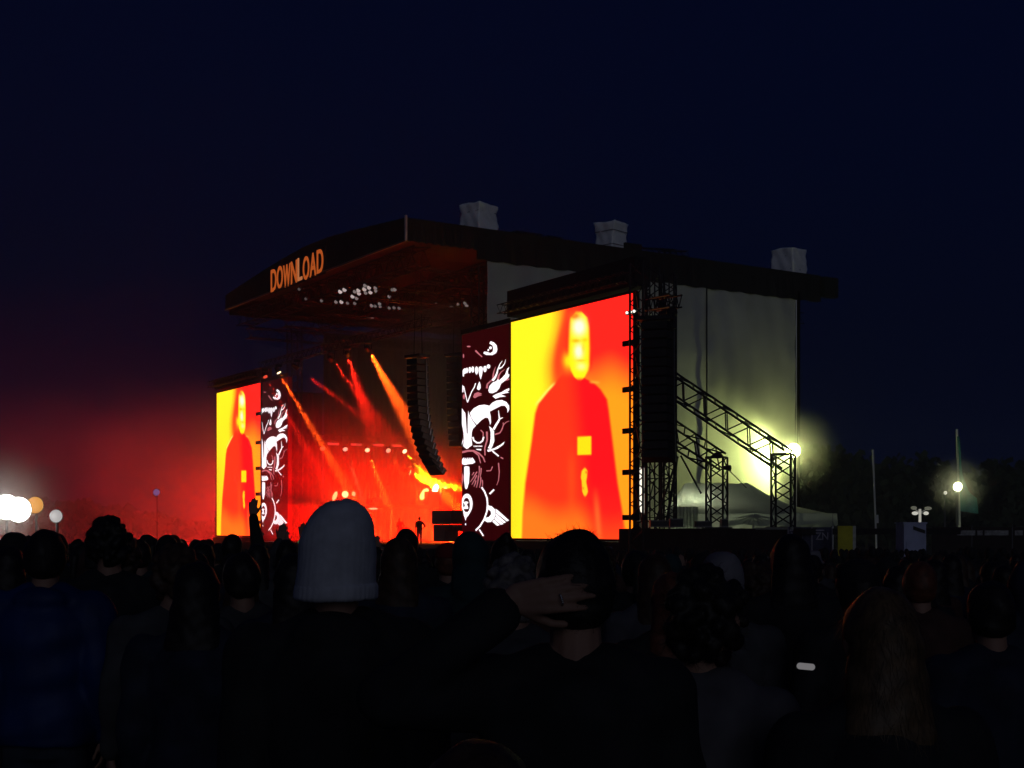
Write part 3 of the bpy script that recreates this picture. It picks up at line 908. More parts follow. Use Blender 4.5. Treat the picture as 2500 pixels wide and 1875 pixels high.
# the dim row of small lamps behind
for i, px in enumerate((812, 868, 922, 967)):
    s = 46.6
    d = d_of(px, s)
    z = on_plane(px, 1084 + i * 1.5, d)[1]
    p = S(s, d, z)
    t = empty('wash_bar', p, ('small dim red lamp bar above the lower beams, %s' % ('leftmost', 'second from left', 'third from left', 'rightmost')[i]), 'lamp bar', 'dim lamp bars above the lower beams')
    f = MB(); f.box(s - .12, s + .12, d - .6, d + .6, z - .12, z + .12, S); f.build('housing', M['black_steel'], t)
    key = 'dimred'
    if key not in LAMPS: LAMPS[key] = emit('dim_red_lens', (1, .1, .08), .55)
    f = MB()
    f.box(s - .14, s - .122, d - .5, d + .5, z - .09, z + .09, S)
    f.build('lens', LAMPS[key], t)

# small lamps under the roof whose glint is put into the lens as emission
DOTS = [(1120, 785, 3), (1155, 770, 2), (1240, 785, 1.5), (1270, 775, 2), (1275, 800, 2), (1222, 825, 2), (1255, 840, 1.5), (1325, 735, 1.5), (1320, 765, 2), (1358, 752, 1.8), (1370, 790, 2), (1410, 755, 1.4),
        (1330, 795, 1.5), (1415, 780, 1.3), (1085, 870, 1.5), (1130, 870, 2), (1180, 880, 1), (1240, 882, 1.2), (1380, 900, 1.7), (1410, 905, 1), (1445, 885, 1.3), (1450, 908, 1), (1525, 825, 1.3), (1550, 770, 1),
        (1570, 768, 1.4), (1525, 920, 1), (1565, 918, 1.2), (1607, 922, 1.2), (965, 860, .9), (835, 845, .6), (780, 765, .6), (1350, 1000, 1), (1385, 1003, .9), (1915, 890, 1.2), (2040, 908, 1.2), (2095, 890, 1), (2150, 880, 1.2), (2165, 900, 1.4)]
NUM = 'first second third fourth fifth sixth seventh eighth ninth tenth eleventh twelfth thirteenth fourteenth fifteenth sixteenth seventeenth eighteenth nineteenth twentieth'.split()
rank = sorted(range(len(DOTS)), key=lambda k: DOTS[k][0])
CANLAB = {}
for r_, k in enumerate(rank):
    up = 'bright ' if DOTS[k][2] >= 1.9 else 'faint ' if DOTS[k][2] <= 1 else ''
    CANLAB[k] = up + 'can lamp glinting under the stage roof, ' + (NUM[r_] + ' lamp from the left' if r_ < 19 else NUM[len(DOTS) - 1 - r_] + ' lamp from the right')
for i, (qx, qy, b_) in enumerate(DOTS):
    px, py = 500 + qx / 3.386, 480 + qy / 3.386
    Y = (17.5 - CAMH) * FPX / (HY - py)
    c = at(px, py, Y)
    t = empty('par_lamp', c, CANLAB[i], 'can lamp', 'can lamps under the stage roof')
    lv = round(b_ * 2) / 2
    key = ('par', lv)
    if key not in LAMPS: LAMPS[key] = emit('par_lens_glint', (1, .78, .75), .12 * lv + (.22 if lv > 1.6 else 0))
    r = .10 + .03 * min(b_, 2)
    f = MB(); f.tube(c + Vector((.05, .28, .12)), c, r * .8, r, 10); f.build('can', M['black_steel'], t)
    f = MB(); f.disc(c + Vector((0, -.01, 0)), Vector((-.1, -1, -.3)), r * .9, 10); f.build('lens', LAMPS[key], t)
    rod('clamp', c + Vector((.03, .14, r)), c + Vector((.03, .14, .45)), .02, M['black_steel'], t)

# red wash lights standing on the deck and up in the rig
def wash(s, d, z, aim, watts, col, ang, label, radius=.4):
    p = S(s, d, z); a = S(*aim)
    t = moving_light(p, a, label, col, 2.0, 'red wash lights', .25)
    spot('wash', t, p, a, watts, col, ang, radius, 1.0)
wash(20, 16, 1.5, (44, 8, 2.0), 760000, (1, .002, .0003), 46, 'red wash light on the deck behind the right panel')
wash(19.5, 7, 1.5, (44, 4, 1.8), 480000, (1, .002, .0003), 46, 'red wash light on the deck by the right edge of the stage')
wash(33, 20, 1.6, (39, 3, 1.2), 330000, (1, .004, .0005), 54, 'orange red wash light low at the back of the stage')
# bright white orange floor light behind the technician
p0 = S(38.5, 11.5, 1.25)
t = moving_light(p0, S(36, 4, 1.6), 'dazzling floor light low behind the standing technician', (1, .75, .4), 12, 'floor lights', .3)
spot('wash', t, p0, S(36, 4, 1.6), 16000, (1, .13, .01), 110, .4, 1.0)

# ------------------------------------------------------------------ riser, strobes and band gear
ZR = 3.75
riser = empty('band_riser', S(41, 8, DECK), 'tall band riser along the far side of the stage with a thin red lit platform', 'band riser')
b = MB(); b.box(38.6, 43.6, 2.0, 13.6, ZR - .22, ZR, S); b.build('platform', M['deck'], riser)
for d in (2.2, 6, 9.8, 13.4):
    for s in (38.8, 43.4):
        rod('leg', S(s, d, DECK), S(s, d, ZR - .22), .06, M['grey_steel'], riser)
for d0, d1 in ((2.2, 6), (6, 9.8), (9.8, 13.4)):
    rod('brace', S(38.8, d0, DECK), S(38.8, d1, ZR - .22), .03, M['grey_steel'], riser)
def strobe(px, py, s, wpx, hpx, tilt, label, col, st, watts, aim, ang=120, glow=(1, .62, .03)):
    d = d_of(px, s)
    c = S(s, d, on_plane(px, py, d)[1])
    k = c.y / FPX
    root = empty('strobe_light', c, label, 'strobe light', 'glaring lights on the riser')
    hw, hh = wpx * k / 2, hpx * k / 2
    X = Vector((math.cos(tilt), 0, math.sin(tilt))); Z = Vector((-math.sin(tilt), 0, math.cos(tilt)))
    key = ('strobe', col, st)
    if key not in LAMPS: LAMPS[key] = emit('strobe_face', col, st)
    n = 14
    f = MB(); f.poly([c + Vector((0, -.10, 0)) + X * hw * math.cos(2 * math.pi * i / n) + Z * hh * math.sin(2 * math.pi * i / n) for i in range(n)]); f.build('lens', LAMPS[key], root)
    f = MB(); f.hexa([c + X * a * hw * .9 + Z * b_ * hh * .9 + Vector((0, y, 0)) for b_ in (-1, 1) for a, y in ((-1, -.08), (1, -.08), (1, .2), (-1, .2))]); f.build('housing', M['black_steel'], root)
    rod('stand', c + Vector((0, .1, -hh * .8)), Vector((c.x, c.y + .1, ZR)), .03, M['black_steel'], root)
    if watts: spot('glare', root, c + Vector((0, -.14, 0)), aim, watts, glow, ang, .25, 1.0)
YEL = (1, .88, .30)
strobe(1036, 1206, 40, 16, 32, -.6, 'leaning yellow lamp at the left of the yellow cluster on the riser', (1, .9, .2), 4, 700, S(36, 6, 4))
strobe(1063, 1199, 40, 16, 36, -.2, 'brightest white lamp in the middle of the yellow cluster on the riser', (1, .95, .7), 9, 1300, S(34, 9, 5))
strobe(1088, 1204, 40, 11, 32, .05, 'thin upright yellow lamp at the right of the yellow cluster', (1, .9, .3), 5, 700, S(34, 13, 5))
strobe(818, 1211, 41, 10, 24, -.4, 'leaning pale lamp left above the grey beanie', (1, .62, .22), 1.6, 0, None)
strobe(843, 1207, 41, 16, 17, 0, 'round pale yellow lamp above the grey beanie', (1, .75, .30), 2.2, 500, S(36, 2, 4), 120, (1, .3, .02))
strobe(864, 1206, 41, 9, 12, .2, 'small pale lamp right above the grey beanie', (1, .55, .25), 1.2, 0, None)
strobe(912, 1242, 38.4, 22, 5, 0, 'flat glowing bar at the front of the riser', (1, .60, .28), 1.4, 0, None)
# yellow fan of thin beams above the riser, from a blinder under the hanging speakers
bl = S(41.5, 9.2, on_plane(1048, 1150, 9.2)[1])
t = moving_light(bl, S(38, 15.0, 4.0), 'yellow lamp partly hidden behind the hanging speaker column', (1, .85, .2), 5, 'moving lights above the riser', .25)
spot('beam', t, bl, S(40.2, 13.2, 4.4), 420000, (1, .80, .006), 30, .1, .9)
for i, (px, py, bx, by) in enumerate(((1002, 1180, 1022, 1230), (1012, 1172, 1036, 1232), (1022, 1176, 1046, 1232))):
    d = d_of(px, 41); p = S(41, d, on_plane(px, py - 40, d)[1])
    d2 = d_of(bx, 40); a = S(40, d2, on_plane(bx, by, d2)[1])
    t = moving_light(p, a, ('thin yellow beam lamp, %s of three above the riser' % ('left', 'middle', 'right')[i]), (1, .5, .05), 1.0, 'moving lights above the riser', .12)
    spot('beam', t, p, a, 260000, (1, .60, .006), 2.5, .05, .5)
# stands on the riser
for i, px in enumerate((893, 901, 916)):
    d = d_of(px, 40.2)
    r0 = empty('mic_stand', S(40.2, d, ZR), ('thin microphone stand on the riser right of the beanie, %s' % ('left', 'middle', 'right')[i]), 'microphone stand')
    rod('pole', S(40.2, d, ZR), S(40.2, d, ZR + 1.35 - .1 * i), .025, M['alu'], r0)
    f = MB(); f.tube(S(40.2, d, ZR), S(40.2, d, ZR + .03), .22, n=12); f.build('base', M['black_steel'], r0)
    f = MB(); f.ball(S(40.2, d, ZR + 1.40 - .1 * i), .05, 8, 6); f.build('microphone', M['black_steel'], r0)
# amplifier cabinets on the riser
def cabinet(s0, s1, d0, d1, z0, z1, label, rows=2):
    r0 = empty('amplifier_cabinet', S((s0 + s1) / 2, (d0 + d1) / 2, z0), label, 'amplifier')
    f = MB(); f.box(s0, s1, d0, d1, z0, z1, S); f.build('case', M['speaker'], r0)
    for j in range(rows):
        for i in range(2):
            f = MB()
            c = S(s0 - .01, d0 + (d1 - d0) * (.27 + .46 * i), z0 + (z1 - z0) * (j + .5) / rows)
            f.tube(c, c - US * .03, min(d1 - d0, (z1 - z0) / rows * 1.8) * .2, n=12); f.build('speaker_cone', M['grey_steel'], r0)
cabinet(39.2, 39.9, 9.6, 10.6, ZR, ZR + 1.1, 'amplifier cabinet on the riser beneath the middle yellow lamp')
cabinet(39.2, 39.9, 10.8, 11.9, ZR, ZR + 1.35, 'taller amplifier cabinet on the riser right of the middle yellow lamp')
cabinet(39.2, 39.9, 12.2, 13.2, ZR, ZR + 1.15, 'amplifier cabinet at the right end of the riser')
# drum kit on the riser
dk = empty('drum_kit', S(40.6, 5.2, ZR), 'small drum kit on the riser under the pale lamps', 'drum kit')
for (s, d, z, r, h, nm) in ((40.2, 5.4, .32, .32, .45, 'bass_drum'), (40.4, 5.0, .75, .17, .25, 'tom'), (40.4, 5.8, .75, .17, .25, 'tom'), (41, 4.5, .5, .2, .35, 'floor_tom')):
    f = MB()
    if nm == 'bass_drum': f.tube(S(s - .2, d, ZR + z), S(s + .25, d, ZR + z), r, n=18)
    else: f.tube(S(s, d, ZR + z - h / 2), S(s, d, ZR + z + h / 2), r, n=14)
    f.build(nm, M['grey_steel'], dk)
for (s, d, z) in ((40.6, 4.4, 1.15), (40.6, 6.2, 1.2)):
    rod('stand', S(s, d, ZR), S(s, d, ZR + z), .02, M['alu'], dk)
    f = MB(); f.tube(S(s, d, ZR + z), S(s, d, ZR + z + .015), .26, .05, n=16); f.build('cymbal', M['alu'], dk)
# black side fill stack at the right of the opening
sf = empty('side_fill_stack', S(20.8, 1.2, DECK), 'black stack of side speakers at the right edge of the stage', 'speaker stack')
def sbox(px0, px1, py0, py1, d, th, name, mt, parent, d_extra=0):
    s1, z1 = on_plane(px0, py0, d); s0, _ = on_plane(px1, py0, d); _, z0 = on_plane((px0 + px1) / 2, py1, d)
    f = MB(); f.box(s0, s1, d, d + th, z0, z1, S); return f.build(name, mt, parent)
sbox(1054, 1101, 1247, 1280, .6, 1.0, 'speaker_cabinet', M['speaker'], sf)
sbox(1058, 1086, 1281, 1322, .6, 1.0, 'speaker_cabinet', M['speaker'], sf)
sbox(1087, 1107, 1281, 1297, .6, 1.0, 'speaker_cabinet', M['speaker'], sf)
for px in (1094, 1112, 1119):
    pass
sc_ = empty('scaffold_tower', S(18.6, 2.4, DECK), 'thin scaffold frame with rails left of the skull panel', 'scaffold frame')
for s, d in ((18.4, 2), (19.2, 2), (18.4, 3.4), (19.2, 3.4)):
    rod('post', S(s, d, DECK), S(s, d, 7.0 if s < 19 else 4.6), .035, M['black_steel'], sc_)
for z in (1.8, 2.8, 3.8):
    rod('rail', S(18.4, 2, z), S(19.2, 2, z), .025, M['black_steel'], sc_); rod('rail', S(19.2, 2, z), S(19.2, 3.4, z), .025, M['black_steel'], sc_)

# ------------------------------------------------------------------ hanging speaker columns
CAB = {}
def cab_mesh(wd, dp, h):
    key = (wd, dp, h)
    if key in CAB: return CAB[key]
    g = MB()       # x across, y front (towards -y), z up
    g.hexa([(-wd * .5, -dp / 2, -h / 2 + .012), (wd * .5, -dp / 2, -h / 2 + .012), (wd * .38, dp / 2, -h / 2 + .05), (-wd * .38, dp / 2, -h / 2 + .05),
            (-wd * .5, -dp / 2, h / 2 - .012), (wd * .5, -dp / 2, h / 2 - .012), (wd * .38, dp / 2, h / 2 - .05), (-wd * .38, dp / 2, h / 2 - .05)])
    a = g.mesh('speaker_cabinet', M['speaker'])
    g2 = MB()
    g2.box(-wd * .44, wd * .44, -dp / 2 - .02, -dp / 2 + .005, -h * .36, h * .36)
    gr = g2.mesh('grille', M['grille'])
    g3 = MB()
    for sx in (-1, 1): g3.box(sx * wd * .505 - .02, sx * wd * .505 + .02, -dp * .3, -dp * .22, -h * .5, h * .5)
    rg = g3.mesh('rigging_bar', M['grey_steel'])
    CAB[key] = (a, gr, rg)
    return CAB[key]
M['grille'] = mat('speaker_grille', (0.03, 0.028, 0.028), 0.6, 0.4, 0.3, 60)
def pa_array(top, n, wd, dp, h, face, amax, ztop, label):
    face = Vector(face).normalized()
    top = Vector(top)
    root = empty('speaker_column', top, label, 'speaker column', 'speaker columns hanging by the stage')
    f = MB()
    f.box(-wd * .55, wd * .55, -dp * .5, dp * .55, .05, .22)
    q = Matrix((Vector((face.y, -face.x, 0)), -face, Vector((0, 0, 1)))).transposed()    # local -y looks along face
    for v in range(len(f.v)): f.v[v] = tuple(top + q @ Vector(f.v[v]))
    f.build('flying_frame', M['black_steel'], root)
    for dx in (-.3, .3):
        rod('chain', top + q @ Vector((dx * wd, .1, .2)), top + q @ Vector((dx * wd * .6, .1, 0)) + Vector((0, 0, ztop - top.z)), .025, M['black_steel'], root)
    p = top.copy()
    for i in range(n):
        a = amax * (i / (n - 1)) ** 2.2
        dwn = Vector((0, 0, -1)) * math.cos(a) - face * math.sin(a)
        c = p + dwn * (h / 2)
        p = p + dwn * h
        rot = q @ Matrix.Rotation(a, 3, 'X')
        cm, gm, rm = cab_mesh(wd, dp, h)
        o = bpy.data.objects.new('speaker_cabinet', cm); COL.objects.link(o); o.parent = root
        o.location = c - top
        o.rotation_euler = rot.to_euler()
        for me in (gm, rm):
            o2 = bpy.data.objects.new(me.name.split('.')[0], me); COL.objects.link(o2); o2.parent = o
    return root
pa_array(S(18.3, -2.8, 12.4), 17, 1.25, .85, .43, -UB + US * -.25, R(42), 18, 'curved black speaker column hanging at the right of the red stage opening')
pa_array(S(23.4, 3.0, 13.45), 14, 1.3, .9, .44, -UB + US * -.3, R(8), 18, 'dark red lit speaker column half hidden behind the skull panel')
pa_array(S(43.5, -2.8, 12.4), 17, 1.25, .85, .43, -UB + US * .25, R(42), 18, 'curved speaker column hanging far left, lost in the dark above the small screen') if False else None
pc = at(1603, 785, 63.4)
big = pa_array(pc, 15, 1.55, 1.0, .435, Vector((-.35, -1, 0)), R(10), 14.6, 'big black speaker column hanging right of the bright screen')
# dark camera like lamp on top of it
k = empty('followspot_camera', at(1641, 772, 63.2), 'dark lamp housing standing on top of the big speaker column', 'lamp housing')
f = MB(); c = at(1640, 763, 63.2); f.ball(c, (.28, .3, .27), 12, 8); f.build('housing', M['black_steel'], k)
f = MB(); f.tube(c + Vector((.05, 0, -.1)), c + Vector((.1, 0, -.75)), .15, .16, 8); f.build('stand', M['black_steel'], k)
f = MB(); f.tube(c + Vector((-.1, .2, 0)), c + Vector((-.3, .75, .05)), .16, .2, 10); f.build('lens_hood', M['black_steel'], k)

# ------------------------------------------------------------------ tower and trusses right of the screen
tw = empty('speaker_tower', at(1612, 1290, 66.5), 'black lattice tower holding the big speaker column right of the screen', 'lattice tower')
base = at(1574, 1290, 67.5)
lattice(tw, (base.x, base.y, -.95), (base.x, base.y, 15.1), 1.05, UB, .06, .032, 1.3)
base2 = at(1633, 1290, 67.0)
lattice(tw, (base2.x, base2.y, 1.9), (base2.x, base2.y, 14.4), .62, (.3, 1, 0), .05, .028, .8)
rod('outrigger_pole', at(1654, 1116, 66.0), at(1628, 1272, 65.2), .07, M['black_steel'], tw)
rod('outrigger_pole', at(1655, 1115, 66.4), at(1600, 1275, 65.9), .05, M['black_steel'], tw)
rod('outrigger_pole', at(1662, 1112, 66.0), at(1712, 1205, 66.0), .05, M['black_steel'], tw)
lattice(tw, at(1590, 745, 66.8), at(1650, 735, 62.5), .55, (0, 0, 1), .045, .025, .8)
for z in (2.2, 5.5, 8.8, 12.1):
    rod('tie_bar', S(-.3, .3, z), (base.x - .45, base.y, z), .035, M['black_steel'], tw)
    rod('tie_bar', S(-.3, .3, z), (base.x - .45, base.y, z + 1.6), .03, M['black_steel'], tw)
# scaffold behind the screen edge
sc2 = empty('scaffold_tower', S(-.5, 1.6, -.95), 'dark scaffold tower close behind the right edge of the bright screen', 'scaffold tower')
for s in (-.25, -.65, -1.05):
    for d in (.55, 1.5):
        rod('post', S(s, d, -.95), S(s, d, 14.7), .04, M['black_steel'], sc2)
for i in range(7):
    z = .4 + i * 2
    rod('ledger', S(-.25, .55, z), S(-1.05, .55, z), .028, M['black_steel'], sc2); rod('ledger', S(-.25, 1.5, z), S(-1.05, 1.5, z), .028, M['black_steel'], sc2)
    rod('ledger', S(-1.05, .55, z), S(-1.05, 1.5, z), .028, M['black_steel'], sc2)
    a, c = ((-.25, -1.05) if i % 2 else (-1.05, -.25))
    rod('brace', S(a, .55, z), S(c, .55, z + 2), .028, M['black_steel'], sc2); rod('brace', S(a, 1.5, z), S(c, 1.5, z + 2), .028, M['black_steel'], sc2)

def support_truss(a_px, b_px, Ya, Yb, leg_w, label, zleg):
    a, bq = at(*a_px, Ya), at(*b_px, Yb)
    root = empty('support_truss', Vector((bq.x, bq.y, zleg)), label, 'support truss', 'sloping trusses bracing the speaker tower')
    lattice(root, a, bq, leg_w, (0, 0, 1), .055, .035, 1.35)
    lattice(root, Vector((bq.x, bq.y, bq.z + .25)), Vector((bq.x, bq.y, zleg)), leg_w * .95, (.45, 1, 0), .055, .035, 1.25)
    f = MB(); f.box(bq.x - .7, bq.x + .7, bq.y - .6, bq.y + .6, zleg - .08, zleg); f.build('foot_plate', M['black_steel'], root)
    return root
ZW = 1.9
support_truss((1592, 905), (1912, 1122), 66.5, 62.5, .95, 'longer sloping black truss reaching down to the floodlight', ZW)
support_truss((1600, 1030), (1750, 1128), 67, 69.0, .92, 'shorter sloping black truss in front of the pale wall', ZW)
rod_root = empty('guy_rope', at(1770, 1140, 68), 'thin guy rope from the shorter truss down to the tent', 'guy rope')
rod('rope', at(1772, 1140, 68), at(1822, 1190, 74), .03, M['grey_steel'], rod_root)
fl = empty('work_lamp', at(1762, 1118, 68.4), 'small dark work lamp clamped on the corner of the shorter truss', 'work lamp')
f = MB(); f.ball(at(1752, 1112, 68.2), (.28, .2, .16), 10, 6); f.build('housing', M['black_steel'], fl)
f = MB(); f.tube(at(1768, 1142, 68.2), at(1783, 1143, 68.0), .10, .16, 8); f.build('shade', M['black_steel'], fl)

# wing platform in front of the trusses
wg = empty('wing_platform', at(1750, 1300, 61), 'low dark skirted platform right of the big screen under the trusses', 'side platform')
b = MB(); b.box(-13.4, -.35, -1.2, 9, ZW - .35, ZW - .08, S); b.build('platform_deck', M['deck'], wg)
for i in range(11):
    f = MB(); s1 = -.40 - i * 1.18
    f.box(s1 - 1.16, s1, -1.26, -1.2, -.95, ZW - .09 + .02 * math.sin(i * 2.1), S); f.build('skirt_panel', M['skirt'], wg)
f = MB(); f.box(-12.9, -10.6, -1.34, -1.27, ZW - .13, ZW - .03, S); f.build('white_edge', M['tent'], wg)
f = MB(); f.box(-.35, 17.6, -.2, .0, -.95, ZS0 - .15, S)
sk2 = f.build('screen_plinth', M['skirt']); tag(sk2, 'dark plinth under the big bright screen and the skull panel', 'plinth')
f = MB(); f.box(45.1, 61.4, -.2, .0, -.95, ZS0 - .15, S)
sk3 = f.build('screen_plinth', M['skirt']); tag(sk3, 'dark plinth under the far left screen', 'plinth')
def case(px0, px1, py0, py1, Y, label):
    a, c = at(px0, py0, Y), at(px1, py1, Y)
    r0 = empty('flight_case', Vector(((a.x + c.x) / 2, Y, ZW - .08)), label, 'flight case', 'flight cases on the side platform')
    f = MB(); f.box(a.x, c.x, Y, Y + .6, ZW - .02, a.z); f.build('body', M['black_steel'], r0)
    for z in (ZW + .02, a.z - .03):
        f = MB(); f.box(a.x - .01, c.x + .01, Y - .01, Y + .61, z - .02, z + .02); f.build('edging', M['grey_steel'], r0)
case(1588, 1634, 1270, 1284, 63.5, 'wide dark flight case on the platform beside the tower')
case(1636, 1668, 1266, 1284, 64.5, 'greyish flight case on the platform left of the small tent gap')
case(1700, 1738, 1272, 1285, 63.0, 'dark flight case left of the shorter truss leg')
case(1762, 1778, 1266, 1285, 63.2, 'small tall dark case right of the shorter truss leg')
# cloth behind the tower that emits, standing for light on it
lc = empty('glowing_doorway', at(1566, 1290, 76), 'self glowing white doorway seen through the lattice of the tower', 'glowing doorway')
M['door_glow'] = emit('glowing_white_cloth', (1, .95, .80), 1.3)
a, c = at(1553, 1142, 76), at(1578, 1252, 76)
f = MB(); f.box(a.x, c.x, 76, 76.05, c.z, a.z); f.build('glowing_cloth', M['door_glow'], lc)
f = MB(); f.box(a.x - .08, a.x - .01, 75.95, 76.1, -.9, a.z + .08); f.box(c.x + .01, c.x + .08, 75.95, 76.1, -.9, a.z + .08); f.box(a.x - .01, c.x + .01, 75.95, 76.1, a.z + .01, a.z + .08); f.build('door_frame', M['grey_steel'], lc)
f = MB(); f.box(a.x, c.x, 76, 76.05, -.9, c.z - .02); f.build('lower_cloth', M['tent'], lc)

# ------------------------------------------------------------------ white marquee
tent = empty('marquee', at(1835, 1290, 78) * 1.0, 'low white marquee with scalloped valance in front of the pale wall', 'marquee tent')
tent.location.z = -1
TE = (8.4, 17.55, 72.6, 83.5)      # x0, x1, y0, y1 at the eaves
ZE, ZRG = 2.62, 4.45
def tent_roof():
    g = MB()
    n = 40; m_ = 16
    rx0, rx1, ry = 10.0, 13.6, 78.0
    for j in range(m_ + 1):
        v = j / m_
        for i in range(n):
            t = i / n * 4
            e = int(t); f_ = t - e
            x0, x1, y0, y1 = TE
            cs = [(x0, y0), (x1, y0), (x1, y1), (x0, y1)]
            a, c = cs[e], cs[(e + 1) % 4]
            ex, ey = a[0] + (c[0] - a[0]) * f_, a[1] + (c[1] - a[1]) * f_
            # rounded corner
            ccx, ccy = (x0 + x1) / 2, (y0 + y1) / 2
            k = 1 - .05 * (1 - min(f_, 1 - f_) * 4) ** 2 * (min(f_, 1 - f_) < .25)
            ex, ey = ccx + (ex - ccx) * k, ccy + (ey - ccy) * k
            tx = min(max(ex, rx0), rx1)
            x = ex + (tx - ex) * v; y = ey + (ry - ey) * v
            z = ZE + (ZRG - ZE) * v - .32 * math.sin(math.pi * v) + .05 * math.sin(i * 1.7) * (1 - v) + .03 * math.sin(i * 3.1 + v * 9)
            g.v.append((x, y, z))
    for j in range(m_):
        for i in range(n):
            k = (i + 1) % n
            g.f.append((j * n + i, j * n + k, (j + 1) * n + k, (j + 1) * n + i)); g.mi.append(0)
    g.build('roof_canvas', M['tent'], tent, smooth=True)
tent_roof()
def valance_sheet(x0, y0, x1, y1, nm='valance'):
    g = MB(); n = 60
    dx, dy = x1 - x0, y1 - y0
    L = math.hypot(dx, dy); nx_, ny_ = dy / L, -dx / L
    for i in range(n + 1):
        u = i / n
        sw = .10 * math.sin(u * 40) * 0 + .05 * math.sin(u * 23 + 1)
        for z in (ZE + .03, ZE - .30 + .06 * math.sin(u * 18), ZE - .62 + .05 * math.sin(u * 31)):
            o = sw * (ZE + .03 - z) * 1.5
            g.v.append((x0 + dx * u + nx_ * (o + .04), y0 + dy * u + ny_ * (o + .04), z))
    for i in range(n):
        for j in range(2):
            a = i * 3 + j
            g.f.append((a, a + 3, a + 4, a + 1)); g.mi.append(0)
    g.build(nm, M['tent'], tent, smooth=True)
x0, x1, y0, y1 = TE
valance_sheet(x0, y0, x1 - .35, y0); valance_sheet(x1 - .35, y0, x1, y0 + .5); valance_sheet(x1, y0 + .5, x1, y1)
# gathered curtain walls below the valance
def curtain(xa, xb, y, z0, z1, seed):
    g = MB(); n = 80
    for i in range(n + 1):
        u = i / n
        a = .06 * math.sin(u * 55 + seed) + .04 * math.sin(u * 23)
        for z in (z0, (z0 + z1) / 2, z1):
            g.v.append((xa + (xb - xa) * u, y + a * (1.2 - (z - z0) / (z1 - z0)), z))
    for i in range(n):
        for j in range(2):
            q = i * 3 + j
            g.f.append((q, q + 3, q + 4, q + 1)); g.mi.append(0)
    g.build('curtain_wall', M['tent'], tent, smooth=True)
curtain(8.4, 10.0, 72.55, -.9, 3.0, .3)
curtain(10.9, 17.3, 73.4, -.9, 2.3, 1.3)
for (x, y) in ((8.5, 72.8), (10.6, 72.8), (13.0, 72.8), (15.2, 72.8), (17.3, 72.9), (17.3, 83.2), (8.5, 83.2)):
    rod('pole', (x, y, -.95), (x, y, ZE), .05, M['alu'], tent)
# star of gathered cloth under the eaves
g = MB()
cx, cz = 12.95, ZE - .05
for i in range(9):
    a = R(200 + i * 17.5)
    p, q = Vector((cx, 72.45, cz)), Vector((cx + math.cos(a) * 1.0, 72.5, cz + math.sin(a) * .55))
    g.tube(p, q, .05, .02, 6)
g.build('gathered_folds', M['tent'], tent, smooth=True)
# lamp under the tent
M['tube_light'] = emit('tube_light', (1, .98, .80), 2.0)

tl = empty('tent_lamp', at(1690, 1258, 76.5), 'bright tube lamp hanging under the eaves of the marquee', 'tent lamp')
c = at(1690, 1256, 76.5)
f = MB(); f.tube(c - Vector((.5, 0, 0)), c + Vector((.5, 0, 0)), .05, n=8); f.build('tube', M['tube_light'], tl)
rod('hanger', c, c + Vector((0, 0, .5)), .015, M['black_steel'], tl)
ld = bpy.data.lights.new('tent_light', 'POINT'); ld.energy = 210; ld.color = (.95, 1.0, .72); ld.shadow_soft_size = .2
o = bpy.data.objects.new('tent_light', ld); COL.objects.link(o); o.parent = tl; o.location = c + Vector((0, 0, -.15)) - wloc(tl)

def flood_tower(px, py, Y, heads, label, col, st, watts, size, zb=None, pole_from=None, mast_r=.06, group='floodlights around the field'):
    c = at(px, py, Y)
    gz = ground_z(Y)
    root = empty('floodlight', Vector((c.x, c.y, gz)), label, 'floodlight', group)
    rod('mast', (c.x, c.y + .15, gz), (c.x, c.y + .15, c.z + size), mast_r, M['grey_steel'], root)
    f = MB(); f.box(c.x - .5, c.x + .5, c.y - .3, c.y + .6, gz, gz + .5); f.build('ballast', M['grey_steel'], root)
    key = ('flood', col, st)
    if key not in LAMPS: LAMPS[key] = emit('flood_lens', col, st)
    for (dx, dz) in heads:
        h = c + Vector((dx, 0, dz))
        f = MB(); f.tube(h + Vector((0, .22, 0)), h + Vector((0, 0, 0)), size * .35, size, 14); f.build('lamp_head', M['grey_steel'], root)
        f = MB(); f.ball(h + Vector((0, -.02, 0)), (size * .93, .09, size * .93), 14, 8); f.build('lens', LAMPS[key], root)
    rod('crossbar', c + Vector((min(d[0] for d in heads) - .1, .18, 0)), c + Vector((max(d[0] for d in heads) + .1, .18, 0)), .04, M['grey_steel'], root)
    if watts:
        ld = bpy.data.lights.new('flood', 'POINT'); ld.energy = watts; ld.color = col; ld.shadow_soft_size = size
        o = bpy.data.objects.new('flood', ld); COL.objects.link(o); o.parent = root
        o.location = c + Vector((-.12, -.22, 0)) - wloc(root)
    return root
FC = (.90, 1.0, .34)
fl0 = flood_tower(1937, 1100, 97.1, [(0, 0)], 'blinding yellow green floodlight at the edge of the pale wall', FC, 40, 640, .54)
fc0 = at(1937, 1100, 97.1)
spot('flood_beam', fl0, fc0 - US * .25, fc0 + US * 1.1 - UB * 1.9 + Vector((0, 0, -.75)), 8500, (.86, 1.0, .32), 140, .3, 1.0)
flood_tower(2338, 1188, 101, [(0, 0)], 'distant floodlight on a mast in front of the drooping flag', (.95, 1.0, .50), 14, 120, .36, mast_r=.12)
flood_tower(2308, 1203, 112, [(0, 0)], 'small pale lamp left of the distant floodlight', (1, 1, .85), 1.2, 0, .16)
flood_tower(14, 1241, 62, [(-.55, .02), (.05, .06), (.6, -.06)], 'huge glaring white floodlight cluster at the left edge', (1, .96, .85), 9, 380, .62)
flood_tower(86, 1233, 62.6, [(0, .0)], 'orange tinted lamp right of the glaring floodlight cluster', (1, .42, .05), .7, 20, .42)
